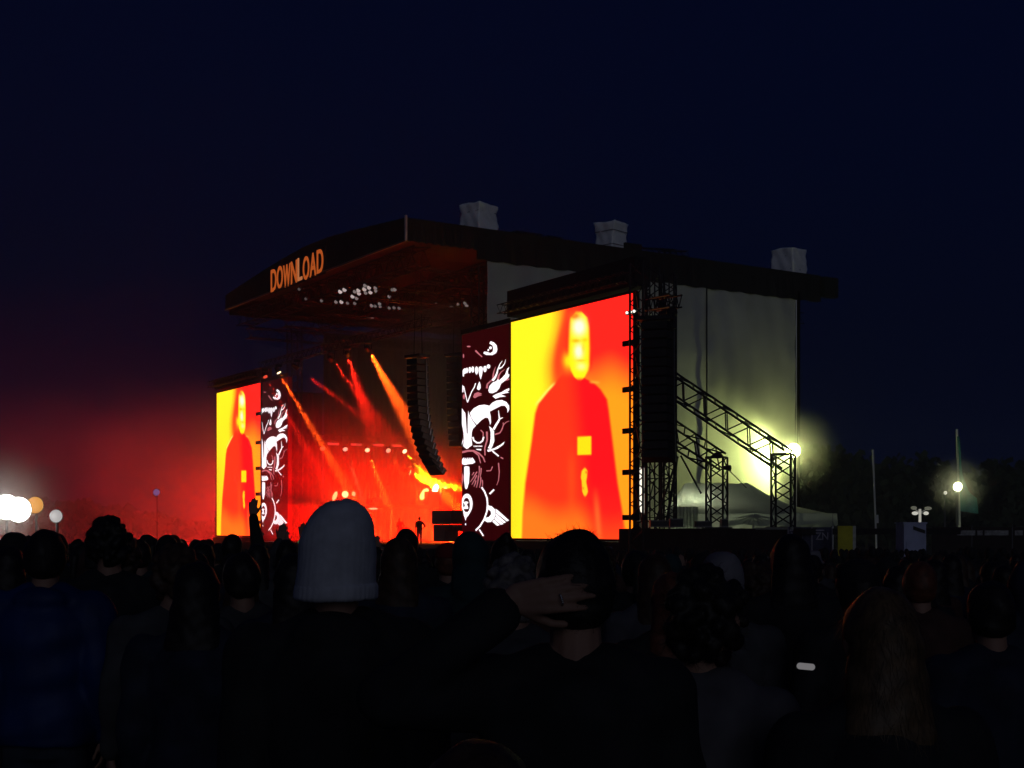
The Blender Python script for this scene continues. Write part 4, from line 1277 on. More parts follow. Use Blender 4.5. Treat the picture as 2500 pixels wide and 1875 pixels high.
flood_tower(137, 1260, 60, [(0, 0)], 'single pale round lamp right of the glaring floodlights', (.9, .86, .84), .45, 8, .31)
flood_tower(382, 1202, 90, [(0, 0)], 'small mauve lamp in the red smoke left of the stage', (.62, .22, .62), .30, 0, .24, mast_r=.025)

def mist(c, rad, dens, label):  # mist ball added round a lamp to imitate its lens bloom
    m, v = volume('bloom_mist', (1, 1, 1), dens)
    t = m.node_tree
    tc = t.nodes.new('ShaderNodeTexCoord')
    mp = t.nodes.new('ShaderNodeMapping'); mp.inputs['Scale'].default_value = (1 / rad,) * 3
    gr = t.nodes.new('ShaderNodeTexGradient'); gr.gradient_type = 'QUADRATIC_SPHERE'
    t.links.new(tc.outputs['Object'], mp.inputs[0]); t.links.new(mp.outputs[0], gr.inputs[0])
    k = t.nodes.new('ShaderNodeMath'); k.operation = 'MULTIPLY'; k.inputs[1].default_value = dens
    t.links.new(gr.outputs[1], k.inputs[0]); t.links.new(k.outputs[0], v.inputs['Density'])
    b = MB(); b.ball((0, 0, 0), rad * 1.02, 24, 16)
    o = b.build('bloom_mist', None); o.location = c; o.data.materials.append(m)
    tag(o, label, kind='stuff')
mist(at(1937, 1100, 96.6), 3.6, .30, 'added mist imitating lens bloom around the yellow green floodlight')
mist(at(14, 1241, 61.6), 3.6, .22, 'added mist imitating lens bloom around the floodlights at the left edge')
mist(at(2338, 1188, 100.6), 2.8, .36, 'added mist imitating lens bloom around the distant floodlight')

# ------------------------------------------------------------------ right hand background
M['white_paint'] = mat('white_paint', (0.75, 0.75, 0.72), 0.5, 0, .1, 3)
M['flag'] = mat('teal_flag', (0.09, 0.34, 0.32), 0.8, 0, .25, 2, .2, 8)
mast = empty('white_mast', at(2142, 1290, 80), 'thin white leaning mast before the dark wood', 'mast'); mast.location.z = -1
rod('pole', at(2142, 1276, 80) + Vector((0, 0, -2.9)), at(2131, 1098, 80), .055, M['white_paint'], mast)
rod('sleeve', at(2142, 1277, 79.99), at(2141, 1257, 79.99), .085, M['white_paint'], mast)
fp = empty('flag_pole', at(2337, 1290, 104), 'tall flagpole with a drooping teal flag behind the distant floodlight', 'flag'); fp.location.z = -1
rod('pole', at(2346, 1294, 104) + Vector((0, 0, -2.7)), at(2336, 1048, 104), .09, M['white_paint'], fp)
g = MB()
nn, mm = 30, 10
for j in range(nn + 1):
    v = j / nn
    py = 1066 + (1248 - 1066) * v
    wpx = np.interp(v, [0, .2, .5, .72, .8, 1], [4, 8, 16, 26, 40, 42])
    x0p = np.interp(v, [0, .5, .72, .8, 1], [2335, 2335, 2338, 2343, 2344])
    for i in range(mm + 1):
        u = i / mm
        q = at(x0p + wpx * u, py + 6 * u * v, 104)
        g.v.append((q.x, q.y - .12 - .22 * math.sin(u * 9 + v * 5) * (1 - v * .5), q.z))
for j in range(nn):
    for i in range(mm):
        a = j * (mm + 1) + i
        g.f.append((a, a + 1, a + mm + 2, a + mm + 1)); g.mi.append(0)
g.build('flag_cloth', M['flag'], fp, smooth=True)
hb = empty('lamp_post', at(2246, 1290, 88), 'white post with four drooping lamp heads left of the distant floodlight', 'lamp post'); hb.location.z = -1
M['dim_lamp'] = emit('dim_white_lamp', (1, .98, .85), .55)
M['head_glow'] = emit('faint_head_glow', (.8, .8, .6), .12)  # unlit heads emit faintly in place of floodlight on them
c = at(2246, 1256, 88)
M['glow_white'] = emit('glowing_white_post', (1, .97, .85), .36)  # post emits in place of light falling on white paint
rod('post', Vector((c.x, c.y, -1)), c + Vector((0, 0, .35)), .085, M['glow_white'], hb, 8)
for px, py, rx, lit in ((2234, 1253, .21, 1), (2261, 1253, .17, 1), (2231, 1240, .20, 0), (2266, 1241, .24, 0)):
    q = at(px, py, 88)
    rod('arm', c + Vector((0, .05, .1)), q + Vector((0, .05, 0)), .035, M['white_paint'], hb)
    f = MB(); f.ball(q, (rx, .18, .12), 12, 8); f.build('lamp_head', M['dim_lamp'] if lit else M['head_glow'], hb, smooth=True)
cab = empty('cabin', at(2233, 1300, 56), 'pale bluish cabin standing right of the crowd under the lamp post', 'cabin'); cab.location.z = ground_z(56)
M['cabin'] = mat('pale_cabin', (0.42, 0.44, 0.62), 0.6, 0, .15, 2)
a, c = at(2207, 1279, 56), at(2261, 1340, 56)
f = MB(); f.box(a.x, c.x, 56, 57.2, ground_z(56), a.z); f.build('body', M['cabin'], cab)
f = MB(); f.box(a.x - .04, c.x + .04, 55.96, 57.24, a.z + .004, a.z + .07); f.build('roof', M['cabin'], cab)
f = MB(); q = at(2230, 1290, 55.97); f.hexa([(q.x, 55.97, q.z - .05), (q.x + .5, 55.97, q.z - .22), (q.x + .5, 55.99, q.z - .22), (q.x, 55.99, q.z - .05), (q.x, 55.97, q.z + .1), (q.x + .5, 55.97, q.z - .08), (q.x + .5, 55.99, q.z - .08), (q.x, 55.99, q.z + .1)]); f.build('dark_sign', M['black_steel'], cab)
f = MB(); f.box(a.x + .1, a.x + .55, 55.97, 55.995, ground_z(56) + .1, a.z - .75); f.build('door', M['cabin'], cab)
yb = empty('notice_board', at(2068, 1320, 57), 'dull yellow board standing right of the posters', 'board'); yb.location.z = ground_z(57)
M['yellow'] = mat('dull_yellow', (0.52, 0.47, 0.03), 0.7, 0, .2, 1.5)
M['pale_edge'] = mat('pale_edge', (0.45, 0.45, 0.38), 0.7)
a, c = at(2046, 1284, 57), at(2082, 1362, 57)
f = MB(); f.box(a.x, c.x, 57, 57.08, c.z, a.z); f.build('panel', M['yellow'], yb)
f = MB(); f.box(c.x, c.x + .13, 56.99, 57.09, c.z, a.z); f.build('edge', M['pale_edge'], yb)
for x in (a.x + .1, c.x - .1): rod('leg', (x, 57.04, ground_z(57)), (x, 57.04, c.z), .03, M['black_steel'], yb)

def text_mesh(body, size_h, depth, m, name, width=None):
    cu = bpy.data.curves.new('lettering', 'FONT')
    cu.body = body; cu.size = 1.0; cu.extrude = depth; cu.align_x = 'LEFT'; cu.offset = .012
    o = bpy.data.objects.new('lettering', cu); COL.objects.link(o)
    dg = bpy.context.evaluated_depsgraph_get()
    me = bpy.data.meshes.new_from_object(o.evaluated_get(dg))
    bpy.data.objects.remove(o); bpy.data.curves.remove(cu)
    xs = [v.co.x for v in me.vertices]; ys = [v.co.y for v in me.vertices]
    x0_, x1_, y0_, y1_ = min(xs), max(xs), min(ys), max(ys)
    ky = size_h / (y1_ - y0_); kx = (width / (x1_ - x0_)) if width else ky
    for v in me.vertices:
        v.co = Vector(((v.co.x - x0_) * kx, (v.co.y - y0_) * ky, v.co.z))
    me.materials.clear(); me.materials.append(m); me.name = name
    return me
def put_text(body, origin, right, up, h, width, m, parent, name, depth=.02):
    me = text_mesh(body, h, depth, m, name, width)
    right, up = Vector(right).normalized(), Vector(up).normalized()
    nrm = right.cross(up)
    mt = Matrix((right, up, nrm)).transposed()
    o = bpy.data.objects.new(name, me); COL.objects.link(o); o.parent = parent
    o.rotation_euler = mt.to_euler()
    o.location = Vector(origin) - wloc(parent)
    return o

# sign on the roof fascia: one object per letter
sign = empty('roof_sign', S(32, DF - .1, 19.3), 'glowing orange festival name sign on the roof fascia', 'sign')
M['sign_glow'] = emit('sign_letter', (1.0, .18, .024), .42)
M['sign_glow2'] = emit('sign_letter_pale', (1.0, .32, .11), .46)
sA, zA = on_plane(660, 716, DF - .12); sB, zB_ = on_plane(789, 664, DF - .12)
word = 'DOWNLOAD'
wts = [1.02, 1.05, 1.25, 1.05, .82, 1.05, 1.05, 1.02]
tot = sum(wts); acc = 0
zs0 = 19.15; hgt = 1.62
f = MB(); f.box(sB - .25, sA + .25, DF - .06, DF - .005, zs0 - .12, zs0 + hgt + .12, S); f.build('back_panel', M['roof_skin'], sign)
for i, (ch, wt) in enumerate(zip(word, wts)):
    s_l = sA + (sB - sA) * acc / tot
    s_r = sA + (sB - sA) * (acc + wt) / tot
    acc += wt
    gap = .06
    put_text(ch, S(s_l - gap, DF - .10, zs0 + .05 * math.sin(i * 2.1)), -US, (0, 0, 1), hgt, abs(s_l - s_r) - 2 * gap, M['sign_glow2'] if i in (4,) else M['sign_glow'], sign, 'letter')

# posters at the end of the platform
M['poster'] = mat('dark_poster', (0.05, 0.05, 0.09), 0.7, 0, .4, 3)
M['poster_print'] = mat('poster_print', (0.36, 0.33, 0.38), 0.7, 0, .3, 6)
for (pa, pb, lab, word_) in ((1925, 1980, 'dark poster board with pale print left of the yellow board', 'WIT'), (1984, 2030, 'framed dark poster with two pale letters beside the yellow board', 'ZN')):
    a, c = at(pa, 1287, 58.5), at(pb, 1372, 58.5)
    r0 = empty('poster_board', Vector(((a.x + c.x) / 2, 58.5, ground_z(58.5))), lab, 'poster board')
    f = MB(); f.box(a.x, c.x, 58.5, 58.56, c.z, a.z); f.build('panel', M['poster'], r0)
    for x in (a.x - .03, c.x + .01):
        f = MB(); f.box(x, x + .02, 58.47, 58.58, ground_z(58.5), a.z + .02); f.build('frame_post', M['poster_print'], r0)
    put_text(word_, (a.x + .12, 58.475, a.z - .55), (1, 0, 0), (0, 0, 1), .32, .55, M['poster_print'], r0, 'print', .004)
    f = MB(); f.box(a.x + .05, a.x + .5, 58.47, 58.495, a.z - .16, a.z - .11); f.build('print_line', M['poster_print'], r0)
# long fence with a banner strip on the right
fn = empty('fence', at(2400, 1300, 70), 'dark site fence with a faint pale banner strip at the far right', 'fence'); fn.location.z = -1
f0 = at(2275, 1290, 70)
for i in range(9):
    x = f0.x + i * 2.1
    f = MB(); f.box(x, x + 2.05, 70, 70.04, -.95, 1.9); f.build('fence_panel', M['skirt'], fn)
    rod('post', (x + 2.07, 70, -1), (x + 2.07, 70, 2.0), .03, M['grey_steel'], fn)
M['banner'] = mat('faint_banner', (0.30, 0.29, 0.28), .8, 0, .5, 5)
for a_, c_ in ((2337, 2381), (2386, 2399), (2404, 2462), (2478, 2497)):
    p, q = at(a_, 1295, 69.9), at(c_, 1307, 69.9)
    f = MB(); f.box(p.x, q.x, 69.9, 69.94, q.z, p.z); f.build('banner_strip', M['banner'], fn)

# ------------------------------------------------------------------ dark wood on the hill
def make_wood():
    rnd = np.random.RandomState(4)
    vs_, fs_ = [], []
    def crowns(x0, x1, y, prof, num):
        for i in range(num):
            x = x0 + (x1 - x0) * (i + rnd.rand()) / num
            h = prof(x) * rnd.uniform(.86, 1.02)
            yy = y + rnd.uniform(-14, 14)
            n = 210
            rad = rnd.uniform(2.6, 4.6)
            t = rnd.uniform(0, 6.28, n); ph = np.arccos(rnd.uniform(-1, 1, n)); rr = rad * rnd.uniform(.55, 1.0, n)
            cx_ = x + rr * np.sin(ph) * np.cos(t); cy_ = yy + rr * np.sin(ph) * np.sin(t)
            cz_ = h * .52 + rr / rad * np.cos(ph) * h * .48
            for k in range(n):
                a = rnd.uniform(0, 6.28); sz = rnd.uniform(.35, .8); tl = rnd.uniform(-.9, .9)
                u = np.array([math.cos(a), math.sin(a), tl]) * sz; v = np.array([-math.sin(a) * tl, math.cos(a) * tl, 1]) * sz * .7
                p = np.array([cx_[k], cy_[k], cz_[k] - 1.0])
                b0 = len(vs_)
                vs_.extend([tuple(p - u - v), tuple(p + u - v * .6), tuple(p + u * .7 + v), tuple(p - u * .8 + v * .8)])
                fs_.append((b0, b0 + 1, b0 + 2, b0 + 3))
            b0 = len(vs_)
            for sx, sy in ((-.2, -.2), (.2, -.2), (.2, .2), (-.2, .2)):
                vs_.append((x + sx, yy + sy, -1.2)); 
            for sx, sy in ((-.1, -.1), (.1, -.1), (.1, .1), (-.1, .1)):
                vs_.append((x + sx, yy + sy, h * .6))
            for q in ((0, 1, 5, 4), (1, 2, 6, 5), (2, 3, 7, 6), (3, 0, 4, 7)): fs_.append(tuple(b0 + j for j in q))
    # right side profile read from the skyline
    def prof_r(x):
        px = CX + x / 230 * FPX
        py = np.interp(px, [1700, 1900, 1990, 2060, 2150, 2260, 2400, 2480, 2700], [1075, 1078, 1092, 1096, 1108, 1112, 1120, 1112, 1118])
        return (HY - py) * 230 / FPX + 2.75
    crowns(38, 105, 230, prof_r, 60)
    crowns(36, 110, 210, lambda x: prof_r(x) * .8, 46)
    def prof_l(x): return 7 + 2 * math.sin(x * .13)
    crowns(-150, -22, 260, prof_l, 70)
    me = bpy.data.meshes.new('wood')
    me.from_pydata(vs_, [], fs_)
    me.materials.append(mat('dark_foliage', (0.035, 0.05, 0.02), .9, 0, .5, .4))
    o = bpy.data.objects.new('wood', me); COL.objects.link(o)
    tag(o, 'dark line of trees on the rise behind the field', kind='stuff')
make_wood()
b = MB()
for i in range(24):
    x0_, x1_ = 30 + i * 5, 35 + i * 5
    b.hexa([(x0_, 236, -1.2), (x1_, 236, -1.2), (x1_, 330, -1.2), (x0_, 330, -1.2), (x0_, 262, 8 + math.sin(i * .7)), (x1_, 262, 8 + math.sin((i + 1) * .7)), (x1_, 330, 10), (x0_, 330, 10)])
hl = b.build('hill', mat('dark_hill', (.03, .035, .02), .95)); tag(hl, kind='structure')

# ------------------------------------------------------------------ smoke drifting off the left end of the stage
def plume():
    m, v = volume('drifting_smoke', (1, .9, .9), .03)
    t = m.node_tree
    tc = t.nodes.new('ShaderNodeTexCoord')
    n = t.nodes.new('ShaderNodeTexNoise'); n.inputs['Scale'].default_value = .11; n.inputs['Detail'].default_value = 3
    t.links.new(tc.outputs['Object'], n.inputs['Vector'])
    rp = t.nodes.new('ShaderNodeMapRange'); rp.inputs[1].default_value = .36; rp.inputs[2].default_value = .68; rp.inputs[3].default_value = .12; rp.inputs[4].default_value = 1.0
    t.links.new(n.outputs['Fac'], rp.inputs[0])
    sep = t.nodes.new('ShaderNodeSeparateXYZ'); t.links.new(tc.outputs['Generated'], sep.inputs[0])
    def edge(sock, a, b_, c, d):
        r1 = t.nodes.new('ShaderNodeMapRange'); r1.interpolation_type = 'SMOOTHSTEP'
        r1.inputs[1].default_value = a; r1.inputs[2].default_value = b_; t.links.new(sock, r1.inputs[0])
        r2 = t.nodes.new('ShaderNodeMapRange'); r2.interpolation_type = 'SMOOTHSTEP'
        r2.inputs[1].default_value = c; r2.inputs[2].default_value = d; r2.inputs[3].default_value = 1; r2.inputs[4].default_value = 0; t.links.new(sock, r2.inputs[0])
        mm_ = t.nodes.new('ShaderNodeMath'); mm_.operation = 'MULTIPLY'
        t.links.new(r1.outputs[0], mm_.inputs[0]); t.links.new(r2.outputs[0], mm_.inputs[1])
        return mm_.outputs[0]
    ex = edge(sep.outputs[0], .0, .25, .9, 1.0); ey = edge(sep.outputs[1], .0, .15, .85, 1.0); ez = edge(sep.outputs[2], -.2, 0, .25, 1.0)
    cur = rp.outputs[0]
    for e in (ex, ey, ez):
        mm_ = t.nodes.new('ShaderNodeMath'); mm_.operation = 'MULTIPLY'; t.links.new(cur, mm_.inputs[0]); t.links.new(e, mm_.inputs[1]); cur = mm_.outputs[0]
    k = t.nodes.new('ShaderNodeMath'); k.operation = 'MULTIPLY'; k.inputs[1].default_value = .045; t.links.new(cur, k.inputs[0])
    t.links.new(k.outputs[0], v.inputs['Density'])
    b = MB(); b.box(-58, -22, 112, 140, -.8, 17)
    o = b.build('drifting_smoke', None); o.data.materials.append(m)
    tag(o, 'red lit smoke drifting away from the left end of the stage', kind='stuff')
plume()
ws = S(57.0, 3.2, 3.0)
t = moving_light(ws, ws + Vector((-6, 1, -.2)), 'red wash light behind the far left screen', (1, .05, .05), 1.0, 'red wash lights', .25)
spot('wash', t, ws, ws + Vector((-20, 1.5, .5)), 60000, (1, .012, .012), 165, 1.0, 1.0)

# ================================================================== people
M['skin'] = mat('skin', (0.25, 0.14, 0.10), 0.6, 0, .15, 8, .1, 60)
M['hair_dark'] = mat('dark_hair', (0.012, 0.009, 0.008), 0.55, 0, .5, 30, .5, 90)
M['hair_brown'] = mat('brown_hair', (0.045, 0.024, 0.014), 0.55, 0, .5, 30, .5, 90)
M['hair_blond'] = mat('blond_hair', (0.10, 0.062, 0.032), 0.5, 0, .4, 30, .5, 90)
M['hair_grey'] = mat('grey_hair', (0.12, 0.105, 0.10), 0.6, 0, .5, 30, .6, 90)
M['hair_red'] = mat('reddish_hair', (0.11, 0.035, 0.018), 0.55, 0, .4, 30, .5, 90)
M['wear_black'] = mat('black_jacket', (0.014, 0.014, 0.016), 0.85, 0, .4, 9, .3, 50)
M['wear_navy'] = mat('navy_jacket', (0.014, 0.018, 0.036), 0.8, 0, .4, 9, .3, 50)
M['wear_blue'] = mat('blue_rain_jacket', (0.002, 0.018, 0.105), 0.6, 0, .3, 5, .3, 30)
M['wear_grey'] = mat('grey_hoodie', (0.05, 0.05, 0.056), 0.9, 0, .3, 9, .3, 50)
M['wear_pale'] = mat('pale_shirt', (0.085, 0.08, 0.09), 0.85, 0, .2, 9, .3, 50)
M['wear_brown'] = mat('brown_jacket', (0.055, 0.025, 0.020), 0.85, 0, .3, 9, .3, 50)
M['wear_teal'] = mat('dark_teal_hood', (0.012, 0.030, 0.036), 0.85, 0, .3, 9, .3, 50)
M['denim'] = mat('dark_denim', (0.025, 0.03, 0.05), 0.9, 0, .3, 14, .3, 80)
M['beanie'] = mat('grey_blue_knit', (0.40, 0.41, 0.47), 0.95, 0, .12, 30, .7, 120)
M['hat_grey'] = mat('pale_grey_hat', (0.17, 0.16, 0.18), 0.9, 0, .15, 14, .4, 70)
M['hat_dark'] = mat('dark_hat', (0.016, 0.014, 0.016), 0.9, 0, .2, 14, .4, 70)
M['hat_red'] = mat('dark_red_cap', (0.14, 0.014, 0.014), 0.9, 0, .2, 14, .4, 70)
M['ring'] = mat('silver_ring', (0.6, 0.6, 0.6), 0.3, 1)
M['shoe'] = mat('dark_shoe', (0.02, 0.018, 0.016), 0.7)

def fuse(mb, name, voxel, m, smooth=2, wobble=0.0, wscale=20.0, seed=0, cut=None):
    """voxel-join overlapping shapes into one continuous skin"""
    tmp = bpy.data.objects.new('tmp', mb.mesh('tmp', m)); COL.objects.link(tmp)
    md = tmp.modifiers.new('r', 'REMESH'); md.mode = 'VOXEL'; md.voxel_size = voxel; md.use_smooth_shade = True
    ms = tmp.modifiers.new('s', 'SMOOTH'); ms.factor = .5; ms.iterations = smooth
    dg = bpy.context.evaluated_depsgraph_get()
    me = bpy.data.meshes.new_from_object(tmp.evaluated_get(dg))
    old = tmp.data
    bpy.data.objects.remove(tmp); bpy.data.meshes.remove(old)
    me.name = name
    if wobble:
        n = len(me.vertices)
        co = np.empty(n * 3); nr = np.empty(n * 3)
        me.vertices.foreach_get('co', co); me.vertices.foreach_get('normal', nr)
        co = co.reshape(-1, 3); nr = nr.reshape(-1, 3)
        rs = np.random.RandomState(seed)
        amp = np.zeros(n)
        for k_ in range(7):
            f = rs.normal(size=3); f = f / np.linalg.norm(f) * wscale * rs.uniform(.5, 2.2)
            amp += np.sin(co @ f + rs.uniform(0, 6.28)) / 3.5
        co = co + nr * (amp * wobble)[:, None]
        me.vertices.foreach_set('co', co.ravel())
    me.materials.clear(); me.materials.append(m)
    me.polygons.foreach_set('use_smooth', [True] * len(me.polygons))
    me.update()
    return me

V = Vector
def hand(mb, wrist, d, n, curl=.35, side=1, spread=.2, k=1.0):
    """palm, four fingers of unequal length with knuckle bends, thumb off the side of the palm.
    d: along the hand, n: out of the palm, side: +1 / -1 puts the thumb left or right"""
    d = V(d).normalized(); n = V(n); n = (n - d * n.dot(d)).normalized()
    a = d.cross(n) * side
    w = V(wrist)
    for i in range(4):
        off = (i - 1.5) * .0195 * k
        b0 = w + a * off * .7 + d * .012
        kn = w + d * (.088 + (-.010, 0, -.003, -.014)[i]) * k + a * off + n * (-.003)
        mb.limb(b0, kn, .0145 * k, .0118 * k)
        dirn = (d + a * (i - 1.5) * spread * .35).normalized()
        p = kn
        ax = dirn.cross(n).normalized()
        ang = 0
        for j, (L, r) in enumerate(((.043, .0098), (.027, .0088), (.021, .0080))):
            ang += curl * (.7, 1.0, .8)[j]
            L *= (.93, 1.03, .96, .76)[i] * k
            dd = dirn * math.cos(ang) + n * math.sin(ang)
            q = p + dd * L
            mb.limb(p, q, r * k, r * .93 * k)
            p = q
    t0 = w + d * .022 * k - a * .020 * k
    t1 = w + d * .052 * k - a * .046 * k + n * .012
    t2 = t1 + (d * .8 - a * .45 + n * .3).normalized() * .034 * k
    t3 = t2 + (d * .9 - a * .15 + n * .35).normalized() * .027 * k
    mb.limb(t0, t1, .0155 * k, .0115 * k); mb.limb(t1, t2, .0115 * k, .0100 * k); mb.limb(t2, t3, .0100 * k, .0085 * k)

ARMS = {
    'down': lambda s: (V((.19 * s, 0, 1.395)), V((.235 * s, -.03, 1.12)), V((.235 * s, .06, .87)), V((0, .15, -1)), V((-s, .1, 0))),
    'front': lambda s: (V((.19 * s, 0, 1.395)), V((.23 * s, .02, 1.12)), V((.10 * s, .24, 1.13)), V((-.7 * s, .5, .1)), V((0, -.4, -1))),
    'hip': lambda s: (V((.19 * s, 0, 1.395)), V((.36 * s, -.04, 1.17)), V((.20 * s, .03, 1.0)), V((-.7 * s, .3, -.6)), V((-.5 * s, 0, .6))),
    'up': lambda s: (V((.185 * s, 0, 1.41)), V((.215 * s, .10, 1.66)), V((.165 * s, .13, 1.92)), V((-.05 * s, .1, 1)), V((0, 1, -.1))),
    'phone': lambda s: (V((.185 * s, 0, 1.41)), V((.21 * s, .22, 1.52)), V((.10 * s, .30, 1.74)), V((-.1 * s, .15, 1)), V((-.3 * s, 1, .1))),
    'head': lambda s: (V((.185 * s, 0, 1.405)), V((.40 * s, -.07, 1.395)), V((.142 * s, -.088, 1.612)), V((-.95 * s, -.22, .12)), V((-.22 * s, 1, 0))),
}

def torso(mb, g=0.0, low=.80, neck=True, fem=0.0):
    sh = 1 - .07 * fem
    mb.loft([((0, 0, low), .150 + g, .105 + g), ((0, .0, .90), .168 + g, .118 + g), ((0, 0, .98), .160 + g, .112 + g), ((0, .005, 1.08), .148 + g - .012 * fem, .104 + g),
             ((0, .0, 1.20), .160 * sh + g, .116 + g), ((0, -.005, 1.30), .176 * sh + g, .118 + g), ((0, -.01, 1.37), .176 * sh + g, .105 + g), ((0, -.012, 1.42), .140 * sh + g, .085 + g * .8), ((0, -.008, 1.455), .085 + g * .5, .066 + g * .5)], 22)
    for s in (-1, 1):
        mb.ball((s * .168 * sh, -.005, 1.385), (.062 + g * .8, .062 + g * .8, .058 + g * .7), 12, 8)
        mb.limb((s * .06, -.01, 1.455), (s * .165 * sh, -.005, 1.405), .052 + g * .5, .050 + g * .6)

def make_person(spec):
    """returns the meshes of one kind of person (1.75 m, facing +y)"""
    pose = spec.get('pose', ('down', 'down'))
    vox = spec.get('voxel', .011)
    fem = spec.get('fem', 0)
    seed = spec.get('seed', 1)
    out = {}
    mb = MB()
    torso(mb, 0, .82, True, fem)
    tilt = spec.get('tilt', (0, 0))
    hc = V((tilt[0] * .04, .012 + tilt[1] * .03, 1.632))
    mb.limb((0, -.01, 1.43), (hc.x * .6, .0, 1.56), .060 - .006 * fem, .056 - .006 * fem)
    mb.ball(hc, (.075, .094, .112), 18, 12)                                     # skull
    mb.ball(hc + V((0, .030, -.066)), (.056, .060, .056), 14, 8)                # jaw
    mb.ball(hc + V((0, .058, -.100)), (.024, .024, .020), 10, 6)                # chin
    mb.limb(hc + V((0, .090, .012)), hc + V((0, .112, -.030)), .009, .015)      # nose
    mb.limb(hc + V((-.040, .078, .022)), hc + V((.040, .078, .022)), .014, .014)  # brow
    mb.limb(hc + V((-.020, .084, -.066)), hc + V((.020, .084, -.066)), .009, .009)  # mouth
    for s in (-1, 1):
        mb.ball(hc + V((s * .078, -.002, -.008)), (.012, .020, .032), 8, 6)     # ear
        mb.ball(hc + V((s * .032, .080, .004)), (.012, .010, .008), 8, 6)       # eye
    jk = MB()
    g = spec.get('bulk', .024)
    torso(jk, g, spec.get('hem', .84), True, fem)
    for s, p in ((-1, pose[0]), (1, pose[1])):
        a, e, wr, d, n = ARMS[p](s)
        mb.limb(a, e, .050, .040); mb.limb(e, wr, .040, .027)
        hand(mb, wr, d, n, spec.get('curl', .35), spec.get('thumb', s), spec.get('spread', .2))
        cuff = e + (wr - e) * spec.get('sleeve', .93)
        jk.limb(a, e, .056 + g, .047 + g * .8); jk.limb(e, cuff, .047 + g * .8, .036 + g * .5)
    for s in (-1, 1):
        mb.limb((s * .088, 0, .86), (s * .095, .012, .48), .083, .056); mb.limb((s * .095, .012, .48), (s * .10, -.015, .09), .056, .037)
        mb.limb((s * .10, -.03, .045), (s * .112, .125, .032), .038, .030)
    if spec.get('hood') == 'down':
        jk.ball((0, -.085, 1.455), (.115, .055, .065), 14, 8)
    elif spec.get('collar', True):
        jk.limb((-.055, -.035, 1.475), (.055, -.035, 1.475), .034, .034)
    if spec.get('hood') == 'up':
        jk.ball(hc + V((0, -.022, .012)), (.104, .112, .136), 18, 12); jk.limb((0, -.05, 1.46), hc + V((0, -.04, -.06)), .10, .095)
    out['body'] = fuse(mb, 'body', spec.get('bvoxel', vox), M['skin'], 1)
    out['jacket'] = fuse(jk, 'jacket', max(vox, .012), M[spec.get('wear', 'wear_black')], 3, .0075, 24, seed)
    tr = MB()
    tr.loft([((0, 0, .78), .160, .118), ((0, 0, .90), .178, .128), ((0, 0, .985), .170, .122)], 20)
    for s in (-1, 1):
        tr.limb((s * .088, 0, .84), (s * .095, .012, .48), .093, .068); tr.limb((s * .095, .012, .48), (s * .10, -.012, .11), .068, .054)
    out['trousers'] = fuse(tr, 'trousers', .016, M[spec.get('legs', 'denim')], 2, .004, 24, seed + 3)
    shm = MB()
    for s in (-1, 1): shm.limb((s * .10, -.035, .05), (s * .112, .135, .040), .046, .040)
    out['shoes'] = fuse(shm, 'shoes', .016, M['shoe'], 1)
    # hair
    hm_ = spec.get('hair', 'hair_dark'); st = spec.get('style', 'short')
    rnd = random.Random(seed)
    h = MB()
    if st in ('short', 'crop'):
        gk = .013 if st == 'short' else .006
        h.ball(hc + V((0, -.012, .014)), (.076 + gk, .094 + gk, .104 + gk), 18, 12)
        h.ball(hc + V((0, -.040, -.035)), (.066 + gk, .058 + gk, .055), 14, 8)
    elif st == 'curly':
        h.ball(hc + V((0, -.016, .02)), (.084, .094, .108), 16, 10)
        for i in range(90):
            u = rnd.uniform(-1, 1); t_ = rnd.uniform(0, 6.28)
            q = V((math.sqrt(1 - u * u) * math.cos(t_), math.sqrt(1 - u * u) * math.sin(t_), u))
            if q.y > .45 and q.z < .45: continue
            h.ball(hc + V((q.x * .094, -.014 + q.y * .104, .012 + q.z * .116)), rnd.uniform(.016, .027), 7, 5)
    elif st in ('long', 'ponytail', 'bun'):
        h.ball(hc + V((0, -.014, .014)), (.088, .106, .116), 18, 12)
        if st == 'long':
            lo = spec.get('hair_low', 1.24)
            h.loft([((0, -.075, lo), .075, .024), ((0, -.080, lo + .08), .105, .040), ((0, -.066, 1.42), .112, .050), ((0, -.045, 1.52), .100, .066), ((0, -.02, 1.64), .086, .086)], 18)
        elif st == 'ponytail':
            h.ball(hc + V((0, -.115, .02)), .034, 10, 8); h.limb(hc + V((0, -.125, .0)), (0, -.125, 1.46), .032, .020); h.limb((0, -.125, 1.46), (0, -.115, 1.36), .020, .008)
            h.ball(hc + V((0, -.045, -.03)), (.070, .058, .058), 12, 8)
        else:
            h.ball(hc + V((0, -.075, .105)), .045, 10, 8)
            h.ball(hc + V((0, -.045, -.03)), (.070, .058, .058), 12, 8)
    if h.v:
        hme = fuse(h, 'hair', spec.get('hvoxel', .010), M[hm_], 1, .0035 if st != 'crop' else .001, 60, seed)
        # loose strands that break up the outline
        ns = spec.get('strands', 0)
        if ns:
            add_strands(hme, ns, st, seed)
        out['hair'] = hme
    # hats
    hat = spec.get('hat')
